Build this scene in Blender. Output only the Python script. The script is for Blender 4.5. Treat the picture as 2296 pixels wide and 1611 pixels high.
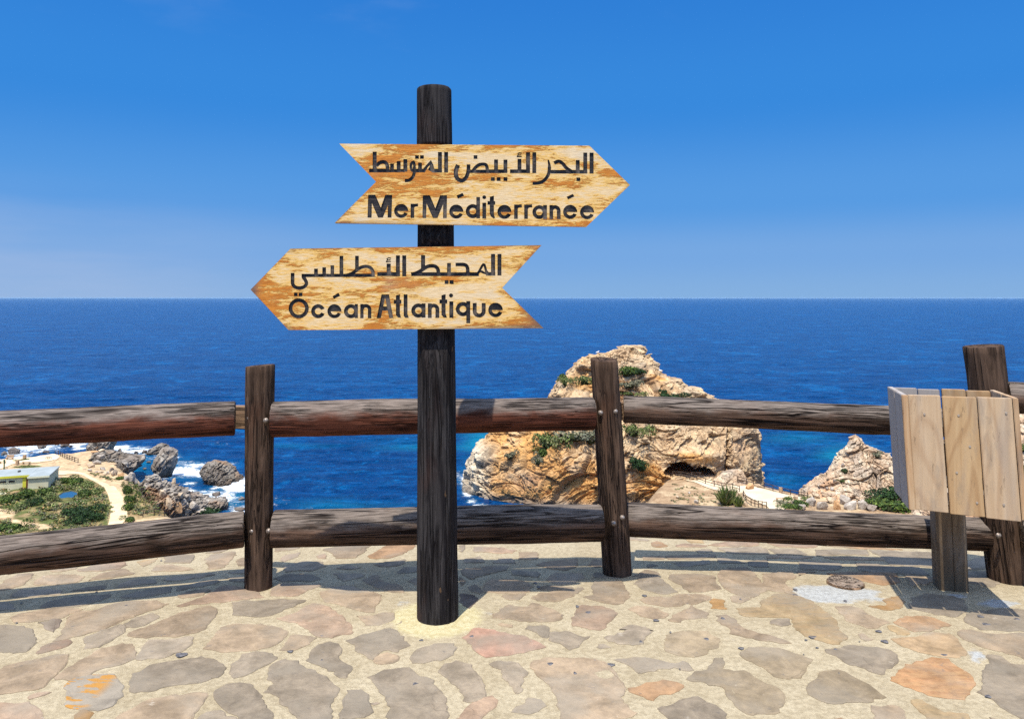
import bpy, bmesh, math, random
import numpy as np
from mathutils import Vector, Matrix, Quaternion
from mathutils.geometry import delaunay_2d_cdt
from mathutils.bvhtree import BVHTree

SC = bpy.context.scene
COL = SC.collection
for _o in list(bpy.data.objects):
    bpy.data.objects.remove(_o)
random.seed(7)
rng = np.random.default_rng(11)

# ------------------------------------------------------------------ camera, sky, sun, exposure
CAM_H, PITCH, FPX, PW = 1.6, math.radians(3.0), 1700.0, 2295.0
HORIZON = 667.0
YP = HORIZON - FPX * math.tan(PITCH)
cam_d = bpy.data.cameras.new("camera")
cam = bpy.data.objects.new("camera", cam_d)
COL.objects.link(cam)
cam.location = (0, 0, CAM_H)
cam.rotation_euler = (math.pi / 2 + PITCH, 0, 0)
cam_d.sensor_width = 36
cam_d.lens = 36 * FPX / PW
cam_d.shift_y = -(805.5 - YP) / PW
cam_d.clip_start = 0.05
cam_d.clip_end = 90000
SC.camera = cam

SUN_DIR = Vector((-0.130, -0.350, 1.0)).normalized()
world = bpy.data.worlds.new("World")
SC.world = world
world.use_nodes = True
wt = world.node_tree
for n in list(wt.nodes):
    wt.nodes.remove(n)
w_out = wt.nodes.new("ShaderNodeOutputWorld")
w_bg = wt.nodes.new("ShaderNodeBackground")
w_sky = wt.nodes.new("ShaderNodeTexSky")
w_sky.sky_type = 'NISHITA'
w_sky.sun_disc = False
w_sky.sun_elevation = math.asin(SUN_DIR.z)
w_sky.sun_rotation = math.atan2(SUN_DIR.x, SUN_DIR.y)
w_sky.altitude = 20
w_sky.air_density = 1.0
w_sky.dust_density = 0.25
w_sky.ozone_density = 2.0
w_bg.inputs['Strength'].default_value = 0.15
w_hs = wt.nodes.new("ShaderNodeHueSaturation")
w_hs.inputs['Saturation'].default_value = 0.8
w_hs.inputs['Value'].default_value = 1.35
w_hs.inputs['Hue'].default_value = 0.5
wt.links.new(w_sky.outputs[0], w_hs.inputs['Color'])
# thin cloud: a pale bank low over the sea to the left, faint wisps high up
w_tc = wt.nodes.new("ShaderNodeTexCoord")
w_sep = wt.nodes.new("ShaderNodeSeparateXYZ")
wt.links.new(w_tc.outputs['Generated'], w_sep.inputs[0])


def wmath(op, a, b=None, c=None, clamp=False):
    n = wt.nodes.new("ShaderNodeMath")
    n.operation = op
    n.use_clamp = clamp
    for i, v in enumerate((a, b, c)):
        if v is None:
            continue
        if isinstance(v, (int, float)):
            n.inputs[i].default_value = v
        else:
            wt.links.new(v, n.inputs[i])
    return n.outputs[0]


def wrange(v, a, b, c=0.0, d=1.0):
    n = wt.nodes.new("ShaderNodeMapRange")
    n.interpolation_type = 'SMOOTHSTEP'
    for i, k in enumerate((a, b, c, d)):
        n.inputs[i + 1].default_value = k
    wt.links.new(v, n.inputs[0])
    return n.outputs[0]


w_map = wt.nodes.new("ShaderNodeMapping")
w_map.inputs['Scale'].default_value = (2.2, 2.2, 14.0)
w_map.inputs['Rotation'].default_value = (0.0, 0.05, 0.0)
wt.links.new(w_tc.outputs['Generated'], w_map.inputs[0])
w_no = wt.nodes.new("ShaderNodeTexNoise")
w_no.inputs['Scale'].default_value = 1.6
w_no.inputs['Detail'].default_value = 6
w_no.inputs['Roughness'].default_value = 0.55
wt.links.new(w_map.outputs[0], w_no.inputs['Vector'])
low = wrange(w_sep.outputs['Z'], 0.16, 0.0)
left = wrange(w_sep.outputs['X'], -0.12, -0.62)
bank = wmath('MULTIPLY', wmath('MULTIPLY', low, left), wrange(w_no.outputs[0], 0.25, 0.7, 0.35, 1.0))
high = wrange(w_sep.outputs['Z'], 0.2, 0.4)
w_no2 = wt.nodes.new("ShaderNodeTexNoise")
w_no2.inputs['Scale'].default_value = 2.6
w_no2.inputs['Detail'].default_value = 8
w_no2.inputs['Roughness'].default_value = 0.6
w_map2 = wt.nodes.new("ShaderNodeMapping")
w_map2.inputs['Scale'].default_value = (1.0, 1.0, 3.0)
w_map2.inputs['Location'].default_value = (3.1, 0.4, 0.2)
wt.links.new(w_tc.outputs['Generated'], w_map2.inputs[0])
wt.links.new(w_map2.outputs[0], w_no2.inputs['Vector'])
wisp = wmath('MULTIPLY', wrange(w_no2.outputs[0], 0.54, 0.76, 0.0, 0.16), high)
cf = wmath('ADD', wmath('MULTIPLY', bank, 0.85), wisp, clamp=True)
w_mix = wt.nodes.new("ShaderNodeMix")
w_mix.data_type = 'RGBA'
wt.links.new(cf, w_mix.inputs[0])
w_tint = wt.nodes.new("ShaderNodeMix")
w_tint.data_type = 'RGBA'
w_tint.blend_type = 'MULTIPLY'
w_tint.inputs[0].default_value = 1.0
wt.links.new(w_hs.outputs[0], w_tint.inputs[6])
w_tint.inputs[7].default_value = (1.0, 1.0, 1.0, 1)
# the clear blue gradient of the lower sky, all the way round, going over into the sky model higher up
w_ramp = wt.nodes.new("ShaderNodeValToRGB")
w_ramp.color_ramp.interpolation = 'EASE'
el = w_ramp.color_ramp.elements
for k, (p_, c_) in enumerate([(0.0, (.235, .435, .74)), (.14, (.185, .395, .76)), (.30, (.098, .330, .76)), (.62, (.040, .252, .72)), (1.0, (.028, .208, .67))]):
    e_ = el[k] if k < 2 else el.new(p_)
    e_.position = p_
    e_.color = (*c_, 1)
wt.links.new(wmath('MULTIPLY', w_sep.outputs['Z'], 2.5, clamp=True), w_ramp.inputs[0])
w_sc = wt.nodes.new("ShaderNodeMix")
w_sc.data_type = 'RGBA'
w_sc.blend_type = 'MULTIPLY'
w_sc.inputs[0].default_value = 1.0
wt.links.new(w_ramp.outputs[0], w_sc.inputs[6])
w_sc.inputs[7].default_value = (3.33, 3.33, 3.33, 1)
w_bl = wt.nodes.new("ShaderNodeMix")
w_bl.data_type = 'RGBA'
wt.links.new(wrange(w_sep.outputs['Z'], .38, .66), w_bl.inputs[0])
wt.links.new(w_sc.outputs[2], w_bl.inputs[6])
wt.links.new(w_tint.outputs[2], w_bl.inputs[7])
wt.links.new(w_bl.outputs[2], w_mix.inputs[6])
w_mix.inputs[7].default_value = (1.22, 1.66, 2.52, 1)
wt.links.new(w_mix.outputs[2], w_bg.inputs['Color'])
wt.links.new(w_bg.outputs[0], w_out.inputs[0])

sun_d = bpy.data.lights.new("sun", 'SUN')
sun_d.energy = 3.1
sun_d.angle = math.radians(0.5)
sun_d.color = (1.0, 0.94, 0.83)
sun = bpy.data.objects.new("sun", sun_d)
COL.objects.link(sun)
sun.rotation_euler = SUN_DIR.to_track_quat('Z', 'Y').to_euler()
SC.view_settings.view_transform = 'Standard'
SC.view_settings.look = 'None'
SC.view_settings.gamma = 1
SC.view_settings.use_curve_mapping = False
SC.view_settings.exposure = 1.0
SC.cycles.use_denoising = False


# ------------------------------------------------------------------ geometry of the viewpoint: a photo point to a place in the world
def ray(x, y):
    dx, dy = (x - 1147.5) / FPX, -(y - YP) / FPX
    c, s = math.cos(PITCH), math.sin(PITCH)
    return Vector((dx, c - s * dy, s + c * dy))


def ground_z(Y):
    """the terrace falls gently towards the fence"""
    t = max(0.0, Y - 3.85)
    return -.07 * t * t / (t + .15)


def pt(x, y, Y):
    r = ray(x, y)
    return Vector((0, 0, CAM_H)) + r * (Y / r.y)


def onz(x, y, z=0.0):
    r = ray(x, y)
    return Vector((0, 0, CAM_H)) + r * ((z - CAM_H) / r.z)


def ong(x, y):
    p = onz(x, y, 0)
    for _ in range(6):
        p = onz(x, y, ground_z(p.y))
    return p


def proj(P):
    """world points (n,3) -> photo coordinates, used to look up which patch of the place a point belongs to"""
    c, s = math.cos(PITCH), math.sin(PITCH)
    X, Y, Z = P[:, 0], P[:, 1], P[:, 2] - CAM_H
    d = Y * c + Z * s
    u = -Y * s + Z * c
    return 1147.5 + FPX * X / d, YP - FPX * u / d


# ------------------------------------------------------------------ numpy noise
def _h(i, j, k, seed):
    n = (i.astype(np.int64) * 374761393 + j.astype(np.int64) * 668265263 + k.astype(np.int64) * 2147483647 + seed * 974711) & 0xFFFFFFFF
    n = ((n ^ (n >> 13)) * 1274126177) & 0xFFFFFFFF
    n = ((n ^ (n >> 16)) * 2246822519) & 0xFFFFFFFF
    n = n ^ (n >> 15)
    return (n & 0xFFFFFF) / float(0x1000000)


def vnoise(P, seed=0):
    P = np.asarray(P, float)
    I = np.floor(P).astype(np.int64)
    f = P - I
    f = f * f * f * (f * (f * 6 - 15) + 10)
    r = 0
    for a in (0, 1):
        wa = f[:, 0] if a else 1 - f[:, 0]
        for b in (0, 1):
            wb = f[:, 1] if b else 1 - f[:, 1]
            for c in (0, 1):
                wc = f[:, 2] if c else 1 - f[:, 2]
                r = r + wa * wb * wc * _h(I[:, 0] + a, I[:, 1] + b, I[:, 2] + c, seed)
    return r * 2 - 1


def fbm(P, octv=4, seed=0, gain=0.5):
    r, a, P = 0, 1.0, np.asarray(P, float)
    for o in range(octv):
        r = r + a * vnoise(P * 2 ** o + 17.3 * o, seed + o)
        a *= gain
    return r


def voro(P, seed=0):
    P = np.asarray(P, float)
    I = np.floor(P).astype(np.int64)
    n = len(P)
    F1, F2, R, T = np.full(n, 9.0), np.full(n, 9.0), np.zeros(n), np.zeros(n)
    for a in (-1, 0, 1):
        for b in (-1, 0, 1):
            for c in (-1, 0, 1):
                i, j, k = I[:, 0] + a, I[:, 1] + b, I[:, 2] + c
                ax, ay, az = i + _h(i, j, k, seed + 1) - P[:, 0], j + _h(i, j, k, seed + 2) - P[:, 1], k + _h(i, j, k, seed + 3) - P[:, 2]
                d = np.sqrt(ax ** 2 + ay ** 2 + az ** 2)
                tt = ax * (_h(i, j, k, seed + 5) - .5) + ay * (_h(i, j, k, seed + 6) - .5) + az * (_h(i, j, k, seed + 7) - .5)
                rr = _h(i, j, k, seed + 4)
                m = d < F1
                F2 = np.where(m, F1, np.minimum(F2, d))
                F1 = np.where(m, d, F1)
                R = np.where(m, rr, R)
                T = np.where(m, tt, T)
    return F1, F2, R, T


def sstep(a, b, x):
    t = np.clip((x - a) / (b - a), 0, 1)
    return t * t * (3 - 2 * t)


def in_poly(x, y, poly):
    r = np.zeros(len(x), bool)
    n = len(poly)
    for i in range(n):
        x0, y0 = poly[i]
        x1, y1 = poly[(i + 1) % n]
        c = ((y0 > y) != (y1 > y)) & (x < (x1 - x0) * (y - y0) / (y1 - y0 + 1e-12) + x0)
        r ^= c
    return r


def poly_dist(x, y, poly):
    d = np.full(len(x), 1e9)
    n = len(poly)
    for i in range(n):
        x0, y0 = poly[i]
        x1, y1 = poly[(i + 1) % n]
        ex, ey = x1 - x0, y1 - y0
        t = np.clip(((x - x0) * ex + (y - y0) * ey) / (ex * ex + ey * ey + 1e-12), 0, 1)
        d = np.minimum(d, np.hypot(x - x0 - t * ex, y - y0 - t * ey))
    return d


# ------------------------------------------------------------------ mesh and object helpers
def mesh_np(name, V, F, smooth=True, mat=None):
    me = bpy.data.meshes.new(name)
    V = np.asarray(V, np.float32)
    F = np.asarray(F, np.int32)
    k = F.shape[1]
    me.vertices.add(len(V))
    me.vertices.foreach_set('co', V.ravel())
    me.loops.add(F.size)
    me.loops.foreach_set('vertex_index', F.ravel())
    me.polygons.add(len(F))
    me.polygons.foreach_set('loop_start', np.arange(0, F.size, k, dtype=np.int32))
    me.polygons.foreach_set('use_smooth', np.full(len(F), smooth))
    me.update(calc_edges=True)
    me.validate()
    if mat:
        me.materials.append(mat)
    return me


def mesh_py(name, V, F, smooth=False, mat=None):
    me = bpy.data.meshes.new(name)
    me.from_pydata([tuple(v) for v in V], [], [tuple(f) for f in F])
    me.update()
    if smooth:
        me.polygons.foreach_set('use_smooth', [True] * len(me.polygons))
    if mat:
        me.materials.append(mat)
    return me


def set_col(me, C):
    a = me.color_attributes.new('Col', 'FLOAT_COLOR', 'POINT')
    C = np.asarray(C, np.float32)
    if C.shape[1] == 3:
        C = np.hstack([C, np.ones((len(C), 1), np.float32)])
    a.data.foreach_set('color', C.ravel())


def set_f(me, name, v):
    a = me.attributes.new(name, 'FLOAT', 'POINT')
    a.data.foreach_set('value', np.asarray(v, np.float32))


def link(name, me, parent=None, label=None, cat=None, group=None, kind=None, loc=None, rot=None, scale=None):
    o = bpy.data.objects.new(name, me)
    COL.objects.link(o)
    if loc is not None:
        o.location = loc
    if rot is not None:
        o.rotation_euler = rot
    if scale is not None:
        o.scale = scale if hasattr(scale, '__len__') else (scale,) * 3
    if parent:
        o.parent = parent
    for k, v in (('label', label), ('category', cat), ('group', group), ('kind', kind)):
        if v:
            o[k] = v
    return o


def thing(name, label, cat, loc=(0, 0, 0), rot=(0, 0, 0), group=None):
    return link(name, None, None, label, cat, group, None, loc, rot)


def box(x0, x1, y0, y1, z0, z1, bev=0.0):
    bm = bmesh.new()
    bmesh.ops.create_cube(bm, size=1)
    for v in bm.verts:
        v.co = Vector(((x0 + x1) / 2 + v.co.x * (x1 - x0), (y0 + y1) / 2 + v.co.y * (y1 - y0), (z0 + z1) / 2 + v.co.z * (z1 - z0)))
    if bev:
        bmesh.ops.bevel(bm, geom=bm.edges[:], offset=bev, segments=1, affect='EDGES')
    return bm


def bm_me(name, bm, mat=None, smooth=False):
    me = bpy.data.meshes.new(name)
    bm.to_mesh(me)
    bm.free()
    if smooth:
        me.polygons.foreach_set('use_smooth', [True] * len(me.polygons))
    if mat:
        me.materials.append(mat)
    return me


def tube_bm(bm, p0, p1, r, seg=8, r1=None):
    p0, p1 = Vector(p0), Vector(p1)
    d = p1 - p0
    q = d.to_track_quat('Z', 'Y').to_matrix()
    r1 = r if r1 is None else r1
    a = [bm.verts.new(p0 + q @ Vector((math.cos(t) * r, math.sin(t) * r, 0))) for t in (2 * math.pi * i / seg for i in range(seg))]
    b = [bm.verts.new(p1 + q @ Vector((math.cos(t) * r1, math.sin(t) * r1, 0))) for t in (2 * math.pi * i / seg for i in range(seg))]
    for i in range(seg):
        bm.faces.new((a[i], a[(i + 1) % seg], b[(i + 1) % seg], b[i]))
    bm.faces.new(a[::-1])
    bm.faces.new(b)


# ------------------------------------------------------------------ material helpers
class M:
    def __init__(s, name, rough=0.8, spec=0.3):
        s.m = bpy.data.materials.new(name)
        s.m.use_nodes = True
        s.t = s.m.node_tree
        s.b = s.t.nodes['Principled BSDF']
        s.b.inputs['Roughness'].default_value = rough
        s.b.inputs['Specular IOR Level'].default_value = spec
        s.tc = None

    def put(s, v, sock):
        if hasattr(v, 'is_linked') or isinstance(v, bpy.types.NodeSocket):
            s.t.links.new(v, sock)
        elif isinstance(v, tuple) and len(v) == 3 and sock.type == 'RGBA':
            sock.default_value = (*v, 1)
        else:
            sock.default_value = v

    def co(s, scale=(1, 1, 1), loc=(0, 0, 0), rot=(0, 0, 0), kind='Object'):
        if s.tc is None:
            s.tc = s.t.nodes.new('ShaderNodeTexCoord')
        n = s.t.nodes.new('ShaderNodeMapping')
        n.inputs['Scale'].default_value = scale
        n.inputs['Location'].default_value = loc
        n.inputs['Rotation'].default_value = rot
        if kind == 'World':
            g = s.t.nodes.new('ShaderNodeNewGeometry')
            s.t.links.new(g.outputs['Position'], n.inputs[0])
        else:
            s.t.links.new(s.tc.outputs[kind], n.inputs[0])
        return n.outputs[0]

    def noise(s, vec, scale=1, detail=4, rough=0.5, dist=0.0):
        n = s.t.nodes.new('ShaderNodeTexNoise')
        n.inputs['Scale'].default_value = scale
        n.inputs['Detail'].default_value = detail
        n.inputs['Roughness'].default_value = rough
        n.inputs['Distortion'].default_value = dist
        s.t.links.new(vec, n.inputs['Vector'])
        return n.outputs[0]

    def voro(s, vec, scale=1, feature='F1', out=0):
        n = s.t.nodes.new('ShaderNodeTexVoronoi')
        n.feature = feature
        n.inputs['Scale'].default_value = scale
        s.t.links.new(vec, n.inputs['Vector'])
        return n.outputs[out]

    def rng(s, v, a, b, c=0.0, d=1.0, smooth=True):
        n = s.t.nodes.new('ShaderNodeMapRange')
        if smooth:
            n.interpolation_type = 'SMOOTHSTEP'
        for i, k in enumerate((a, b, c, d)):
            s.put(k, n.inputs[i + 1])
        s.t.links.new(v, n.inputs[0])
        return n.outputs[0]

    def math(s, op, a, b=0.5, clamp=False):
        n = s.t.nodes.new('ShaderNodeMath')
        n.operation = op
        n.use_clamp = clamp
        s.put(a, n.inputs[0])
        s.put(b, n.inputs[1])
        return n.outputs[0]

    def mix(s, f, a, b, mode='MIX'):
        n = s.t.nodes.new('ShaderNodeMix')
        n.data_type = 'RGBA'
        n.blend_type = mode
        s.put(f, n.inputs[0])
        s.put(a, n.inputs[6])
        s.put(b, n.inputs[7])
        return n.outputs[2]

    def attr(s, name, out='Color'):
        n = s.t.nodes.new('ShaderNodeAttribute')
        n.attribute_name = name
        return n.outputs[out]

    def rand(s):
        n = s.t.nodes.new('ShaderNodeObjectInfo')
        return n.outputs['Random']

    def sep(s, vec):
        n = s.t.nodes.new('ShaderNodeSeparateXYZ')
        s.t.links.new(vec, n.inputs[0])
        return n.outputs

    def bump(s, h, dist=0.01, strength=1.0, prev=None):
        n = s.t.nodes.new('ShaderNodeBump')
        n.inputs['Distance'].default_value = dist
        n.inputs['Strength'].default_value = strength
        s.t.links.new(h, n.inputs['Height'])
        if prev is not None:
            s.t.links.new(prev, n.inputs['Normal'])
        return n.outputs[0]

    def done(s, color=None, normal=None, rough=None):
        if color is not None:
            s.put(color, s.b.inputs['Base Color'])
        if normal is not None:
            s.t.links.new(normal, s.b.inputs['Normal'])
        if rough is not None:
            s.put(rough, s.b.inputs['Roughness'])
        return s.m


def mat_wood(name, grey, dark, mid, weather_amt=1.0, crack=0.6, rough=0.8, off=0.0, grain=1.0, chips=0.0, chipcol=(0.4, 0.25, 0.12)):
    """round weathered timber; local Z runs along the grain; attribute 'wx' = how sun-bleached the spot is"""
    m = M(name, .93, 0.10)
    o = m.rand()
    base = m.co((1, 1, 1))
    g1 = m.noise(m.co((26, 26, 2.2), (off, 0, 0)), 1.0 * grain, 6, 0.62, 0.6)
    g2 = m.noise(m.co((120, 120, 9.0), (0, off, 0)), 1.0 * grain, 5, 0.65, 0.3)
    big = m.noise(m.co((9, 9, 4.5), (off, off, 0)), 1.0, 6, 0.68, 0.5)
    col = m.mix(m.rng(g1, 0.32, 0.68), dark, mid)
    wx = m.attr('wx', 'Fac')
    w = m.math('ADD', m.math('MULTIPLY', wx, weather_amt), m.math('MULTIPLY', m.math('SUBTRACT', big, 0.5), 0.9), True)
    gcol = m.mix(m.rng(g2, 0.35, 0.7), tuple(c * 0.58 for c in grey), tuple(min(1, c * 1.20) for c in grey))
    col = m.mix(m.rng(w, 0.25, 0.75), col, gcol)
    col = m.mix(m.rng(m.noise(m.co((5, 5, 2), (2, off, 1)), 1, 3), 0.55, 0.75, 0, 0.35), col, m.mix(0.5, dark, (0.16, 0.05, 0.02)))
    ck = m.noise(m.co((15, 15, 0.55), (off, 3, 0)), 1.0, 3, 0.5, 1.2)
    ckm = m.rng(m.math('ABSOLUTE', m.math('SUBTRACT', ck, 0.5)), 0.0, 0.04, 1.0, 0.0)
    gate = m.rng(m.noise(m.co((4, 4, 1.6), (7, off, 2)), 1.0, 2), 0.42, 0.52)
    ck2 = m.noise(m.co((42, 42, 1.5), (off, 9, 0)), 1.0, 3, 0.55, 0.8)
    ckm2 = m.math('MULTIPLY', m.rng(m.math('ABSOLUTE', m.math('SUBTRACT', ck2, 0.52)), 0.0, 0.05, 1.0, 0.0), m.rng(m.noise(m.co((7, 7, 2.6), (1, off, 5)), 1.0, 2), 0.44, 0.58, 0, crack * .75))
    ckm = m.math('MULTIPLY', ckm, m.math('MULTIPLY', gate, crack))
    ckm = m.math('MAXIMUM', ckm, ckm2)
    col = m.mix(ckm, col, (0.008, 0.005, 0.004))
    pit = m.rng(m.voro(m.co((34, 34, 9), (off, 1, 0)), 1.0), 0.0, 0.16, 1.0, 0.0)
    pit = m.math('MULTIPLY', pit, m.rng(m.noise(m.co((6, 6, 3)), 1, 2), 0.5, 0.6))
    col = m.mix(m.math('MULTIPLY', pit, 0.7), col, (0.012, 0.008, 0.006))
    if chips:
        ch = m.rng(m.noise(m.co((16, 16, 7), (off, 4, 4)), 1.0, 3, 0.5, 0.4), 0.70, 0.735)
        col = m.mix(m.math('MULTIPLY', ch, chips), col, chipcol)
    h = m.math('SUBTRACT', m.math('ADD', m.math('MULTIPLY', g1, 0.5), m.math('MULTIPLY', g2, 0.35)), m.math('MULTIPLY', ckm, 1.6))
    h = m.math('SUBTRACT', h, m.math('MULTIPLY', pit, 0.5))
    col = m.mix(m.rng(g2, .30, .52, .55, 0), col, m.mix(1.0, col, (.45, .42, .40), 'MULTIPLY'))
    return m.done(col, m.bump(h, 0.009, 1.0))


# attribute-coloured rock: colours come from the mesh, fine grain and specks from here
def mat_rock(name, tint=None, use_attr=True, sc=1.0, bd=0.25):
    m = M(name, 0.92, 0.15)
    v = m.co((1, 1, 1), kind='World')
    base = m.attr('Col') if use_attr else tint
    n1 = m.noise(v, 0.55 * sc, 8, 0.65, 0.6)
    n2 = m.noise(v, 2.6 * sc, 6, 0.7, 0.4)
    col = m.mix(m.rng(n1, 0.3, 0.72), m.mix(1.0, base, (0.70, 0.64, 0.60), 'MULTIPLY'), m.mix(1.0, base, (1.18, 1.18, 1.16), 'MULTIPLY'))
    spk = m.rng(n2, 0.60, 0.74)
    col = m.mix(m.math('MULTIPLY', spk, 0.38), col, m.mix(1.0, base, (0.40, 0.34, 0.30), 'MULTIPLY'))
    vo = m.voro(m.co((1, 1, 1), kind='World'), 1.4 * sc, 'DISTANCE_TO_EDGE')
    cr = m.rng(vo, 0.0, 0.06, 1.0, 0.0)
    cr = m.math('MULTIPLY', cr, m.rng(m.noise(v, 0.9 * sc, 3), 0.45, 0.6))
    col = m.mix(m.math('MULTIPLY', cr, 0.5), col, m.mix(1.0, base, (0.32, 0.26, 0.22), 'MULTIPLY'))
    h = m.math('ADD', m.math('MULTIPLY', n1, 0.6), m.math('MULTIPLY', n2, 0.4))
    h = m.math('SUBTRACT', h, m.math('MULTIPLY', cr, 0.3))
    return m.done(col, m.bump(h, bd / sc, 1.0))


# ================================================================== LARGE STRUCTURE: sea, terrain, rocks
SEA_Z, LOW_Z, SAD_Z = -36.0, -32.0, -31.0


def C2(x, y):      # helper for points read off an enlarged detail of the left shore
    return (.2522 * x, 965 + .2522 * y)


def R1(x, y):      # the same for the saddle and cave on the right
    return (1386.1 + .2827 * x, 947.5 + .2827 * y)


def L4(x, y):      # the same for the far upper left shore
    return (.1261 * x, 982.6 + .1261 * y)


def onplane(pts, z):
    return [tuple(onz(x, y, z).xy) for x, y in pts]


LEFT_LAND = onplane([C2(-300, 250), C2(0, 232), C2(150, 215), C2(300, 203), C2(480, 190), C2(620, 182), C2(780, 165), C2(815, 125), C2(960, 120),
                     C2(990, 185), C2(1040, 215), C2(1120, 270), C2(1150, 330), C2(1150, 400), C2(1215, 450), C2(1280, 500), C2(1360, 580), C2(1480, 640),
                     C2(1600, 720), C2(1740, 735), C2(1960, 745), C2(2000, 800), C2(1700, 1100), C2(-500, 1100)], LOW_Z)
SADDLE = onplane([(1425, 1150), (1490, 1075), (1515, 1052), (1610, 1050), (1655, 1066), (1688, 1076), (1720, 1086), (1762, 1098), (1812, 1108), (1838, 1088),
                  (1880, 1062), (1990, 1042), (2100, 1030), (2500, 1010), (2700, 1250), (1300, 1250), (1350, 1175)], SAD_Z)
sdx, sdy = np.array([p[0] for p in SADDLE]), np.array([p[1] for p in SADDLE])


def terrain_h(x, y):
    P = np.stack([x, y, np.zeros_like(x)], 1)
    edge = 5.60 - 0.034 * (np.clip(x, -30, 30) - .8) ** 2
    d = y - np.minimum(edge, 5.60)
    slope = -2.4 - 0.36 * np.maximum(d, 0) + fbm(P / 9, 4, 31) * np.clip(d * .05, 0, 1.2) - np.clip((6 - np.abs(d)) * 0, 0, 1)
    slope = np.maximum(slope, -41)
    rough = fbm(P / 7, 4, 5)
    fine = fbm(P / 1.6, 3, 9)
    dl = np.where(in_poly(x, y, LEFT_LAND), poly_dist(x, y, LEFT_LAND), -poly_dist(x, y, LEFT_LAND))
    u, v = proj(np.stack([x, y, np.full_like(x, LOW_Z)], 1))
    low = -39 + (39 + LOW_Z) * sstep(-5.0, 2.5, dl + rough * 1.5) + (rough * .35 + fine * .10) * sstep(0, 4, dl)
    ds = np.where(in_poly(x, y, SADDLE), poly_dist(x, y, SADDLE), -poly_dist(x, y, SADDLE))
    sad = -40 + (40 + SAD_Z) * sstep(-6.0, 0.8, ds + rough * .5) + (rough * .2 + fine * .06) * sstep(0, 3, ds)
    # the ground falls away in front of the path by the cave
    return np.maximum(np.maximum(slope, low), sad), dl, ds


def grid(xs, ys):
    X, Y = np.meshgrid(xs, ys)
    nx, ny = len(xs), len(ys)
    i = np.arange(ny - 1)[:, None] * nx + np.arange(nx - 1)[None, :]
    F = np.stack([i, i + 1, i + nx + 1, i + nx], -1).reshape(-1, 4)
    return X.ravel(), Y.ravel(), F


BEIGE, SAND, OCHRE, BROWN = (.50, .37, .22), (.62, .46, .27), (.46, .25, .10), (.28, .19, .11)
GRASSC, DRYC, SCRUB = (.10, .12, .035), (.30, .22, .11), (.055, .075, .02)


def mixc(a, b, t):
    return a * (1 - t[:, None]) + np.asarray(b)[None, :] * t[:, None]


def build_terrain():
    ys = np.concatenate([np.linspace(4.9, 90, 150), np.linspace(90.5, 215, 330)])
    xs = np.concatenate([np.linspace(-190, -110, 50), np.linspace(-109.5, -30, 230), np.linspace(-29, 15, 45), np.linspace(15.5, 80, 150), np.linspace(82, 190, 50)])
    x, y, F = grid(xs, ys)
    z, dl, ds = terrain_h(x, y)
    V = np.stack([x, y, z], 1)
    P = V.copy()
    n1, n2, n3 = fbm(P / 6, 4, 71), fbm(P / 2.2, 4, 72), fbm(P / 14, 3, 73)
    u, v = proj(V)
    C = np.tile(np.array(BROWN), (len(x), 1))
    C = mixc(C, SCRUB, sstep(-.2, .4, n1))
    sand = np.array(BEIGE)[None, :] * (1 + .15 * n2[:, None])
    isl = dl > -3
    # left lowland: sandy to the north, scrub and dry grass to the south
    C = np.where(isl[:, None], sand, C)
    veg = in_poly(u, v, [C2(-200, 470), C2(480, 470), C2(560, 410), C2(800, 425), C2(930, 500), C2(985, 650), C2(960, 830), C2(1000, 1100), C2(-200, 1100)])
    dry = in_poly(u, v, [C2(1080, 470), C2(1200, 460), C2(1320, 500), C2(1420, 640), C2(1500, 760), C2(1120, 800), C2(1140, 690)])
    vv = np.clip(sstep(-.5, .25, n2 + .3 * n1), 0, 1)
    C = np.where(veg[:, None], mixc(mixc(np.tile(np.array(DRYC), (len(x), 1)), GRASSC, vv), SCRUB, sstep(.2, .8, n1 - n2 * .3)), C)
    C = np.where(dry[:, None], mixc(np.tile(np.array(DRYC) * 1.15, (len(x), 1)), GRASSC, sstep(.1, .7, n2)), C)
    bare = in_poly(u, v, [C2(-50, 690), C2(160, 700), C2(110, 780), C2(250, 810), C2(460, 840), C2(520, 860), C2(300, 880), C2(80, 800), C2(-50, 770)])
    C = np.where(bare[:, None], sand * 1.1, C)
    bank = in_poly(u, v, [C2(100, 325), C2(200, 305), C2(350, 308), C2(370, 322), C2(200, 335)])
    C = np.where(bank[:, None], np.array(GRASSC)[None, :] * (1 + .3 * n2[:, None]), C)
    # saddle
    sad = (ds > -4)
    C = np.where(sad[:, None], mixc(np.tile(np.array((.34, .235, .14)), (len(x), 1)), (.45, .34, .21), sstep(-.3, .5, n2)), C)
    wet = (z < SEA_Z + 1.2) & ((dl > -6) | (ds > -7))
    C = np.where(wet[:, None], np.array((.16, .12, .085))[None, :], C)
    me = mesh_np('terrain', V, F, True, mat_rock('earth', bd=0.12, sc=1.6))
    set_col(me, C)
    link('terrain', me, kind='structure')
    return V, F


TV, TF = build_terrain()
LAND = [BVHTree.FromPolygons([tuple(p) for p in TV], [tuple(int(q) for q in f) for f in TF])]


def hit(x, y):
    o, d = Vector((0, 0, CAM_H)), ray(x, y).normalized()
    best = None
    for t in LAND:
        r = t.ray_cast(o, d)
        if r[0] is not None and (best is None or r[3] < best[3]):
            best = r
    return best[0] if best else onz(x, y, SEA_Z)


def down(x, y):
    r = LAND[0].ray_cast(Vector((x, y, 50)), Vector((0, 0, -1)))
    return r[0].z if r[0] is not None else SEA_Z


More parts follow.
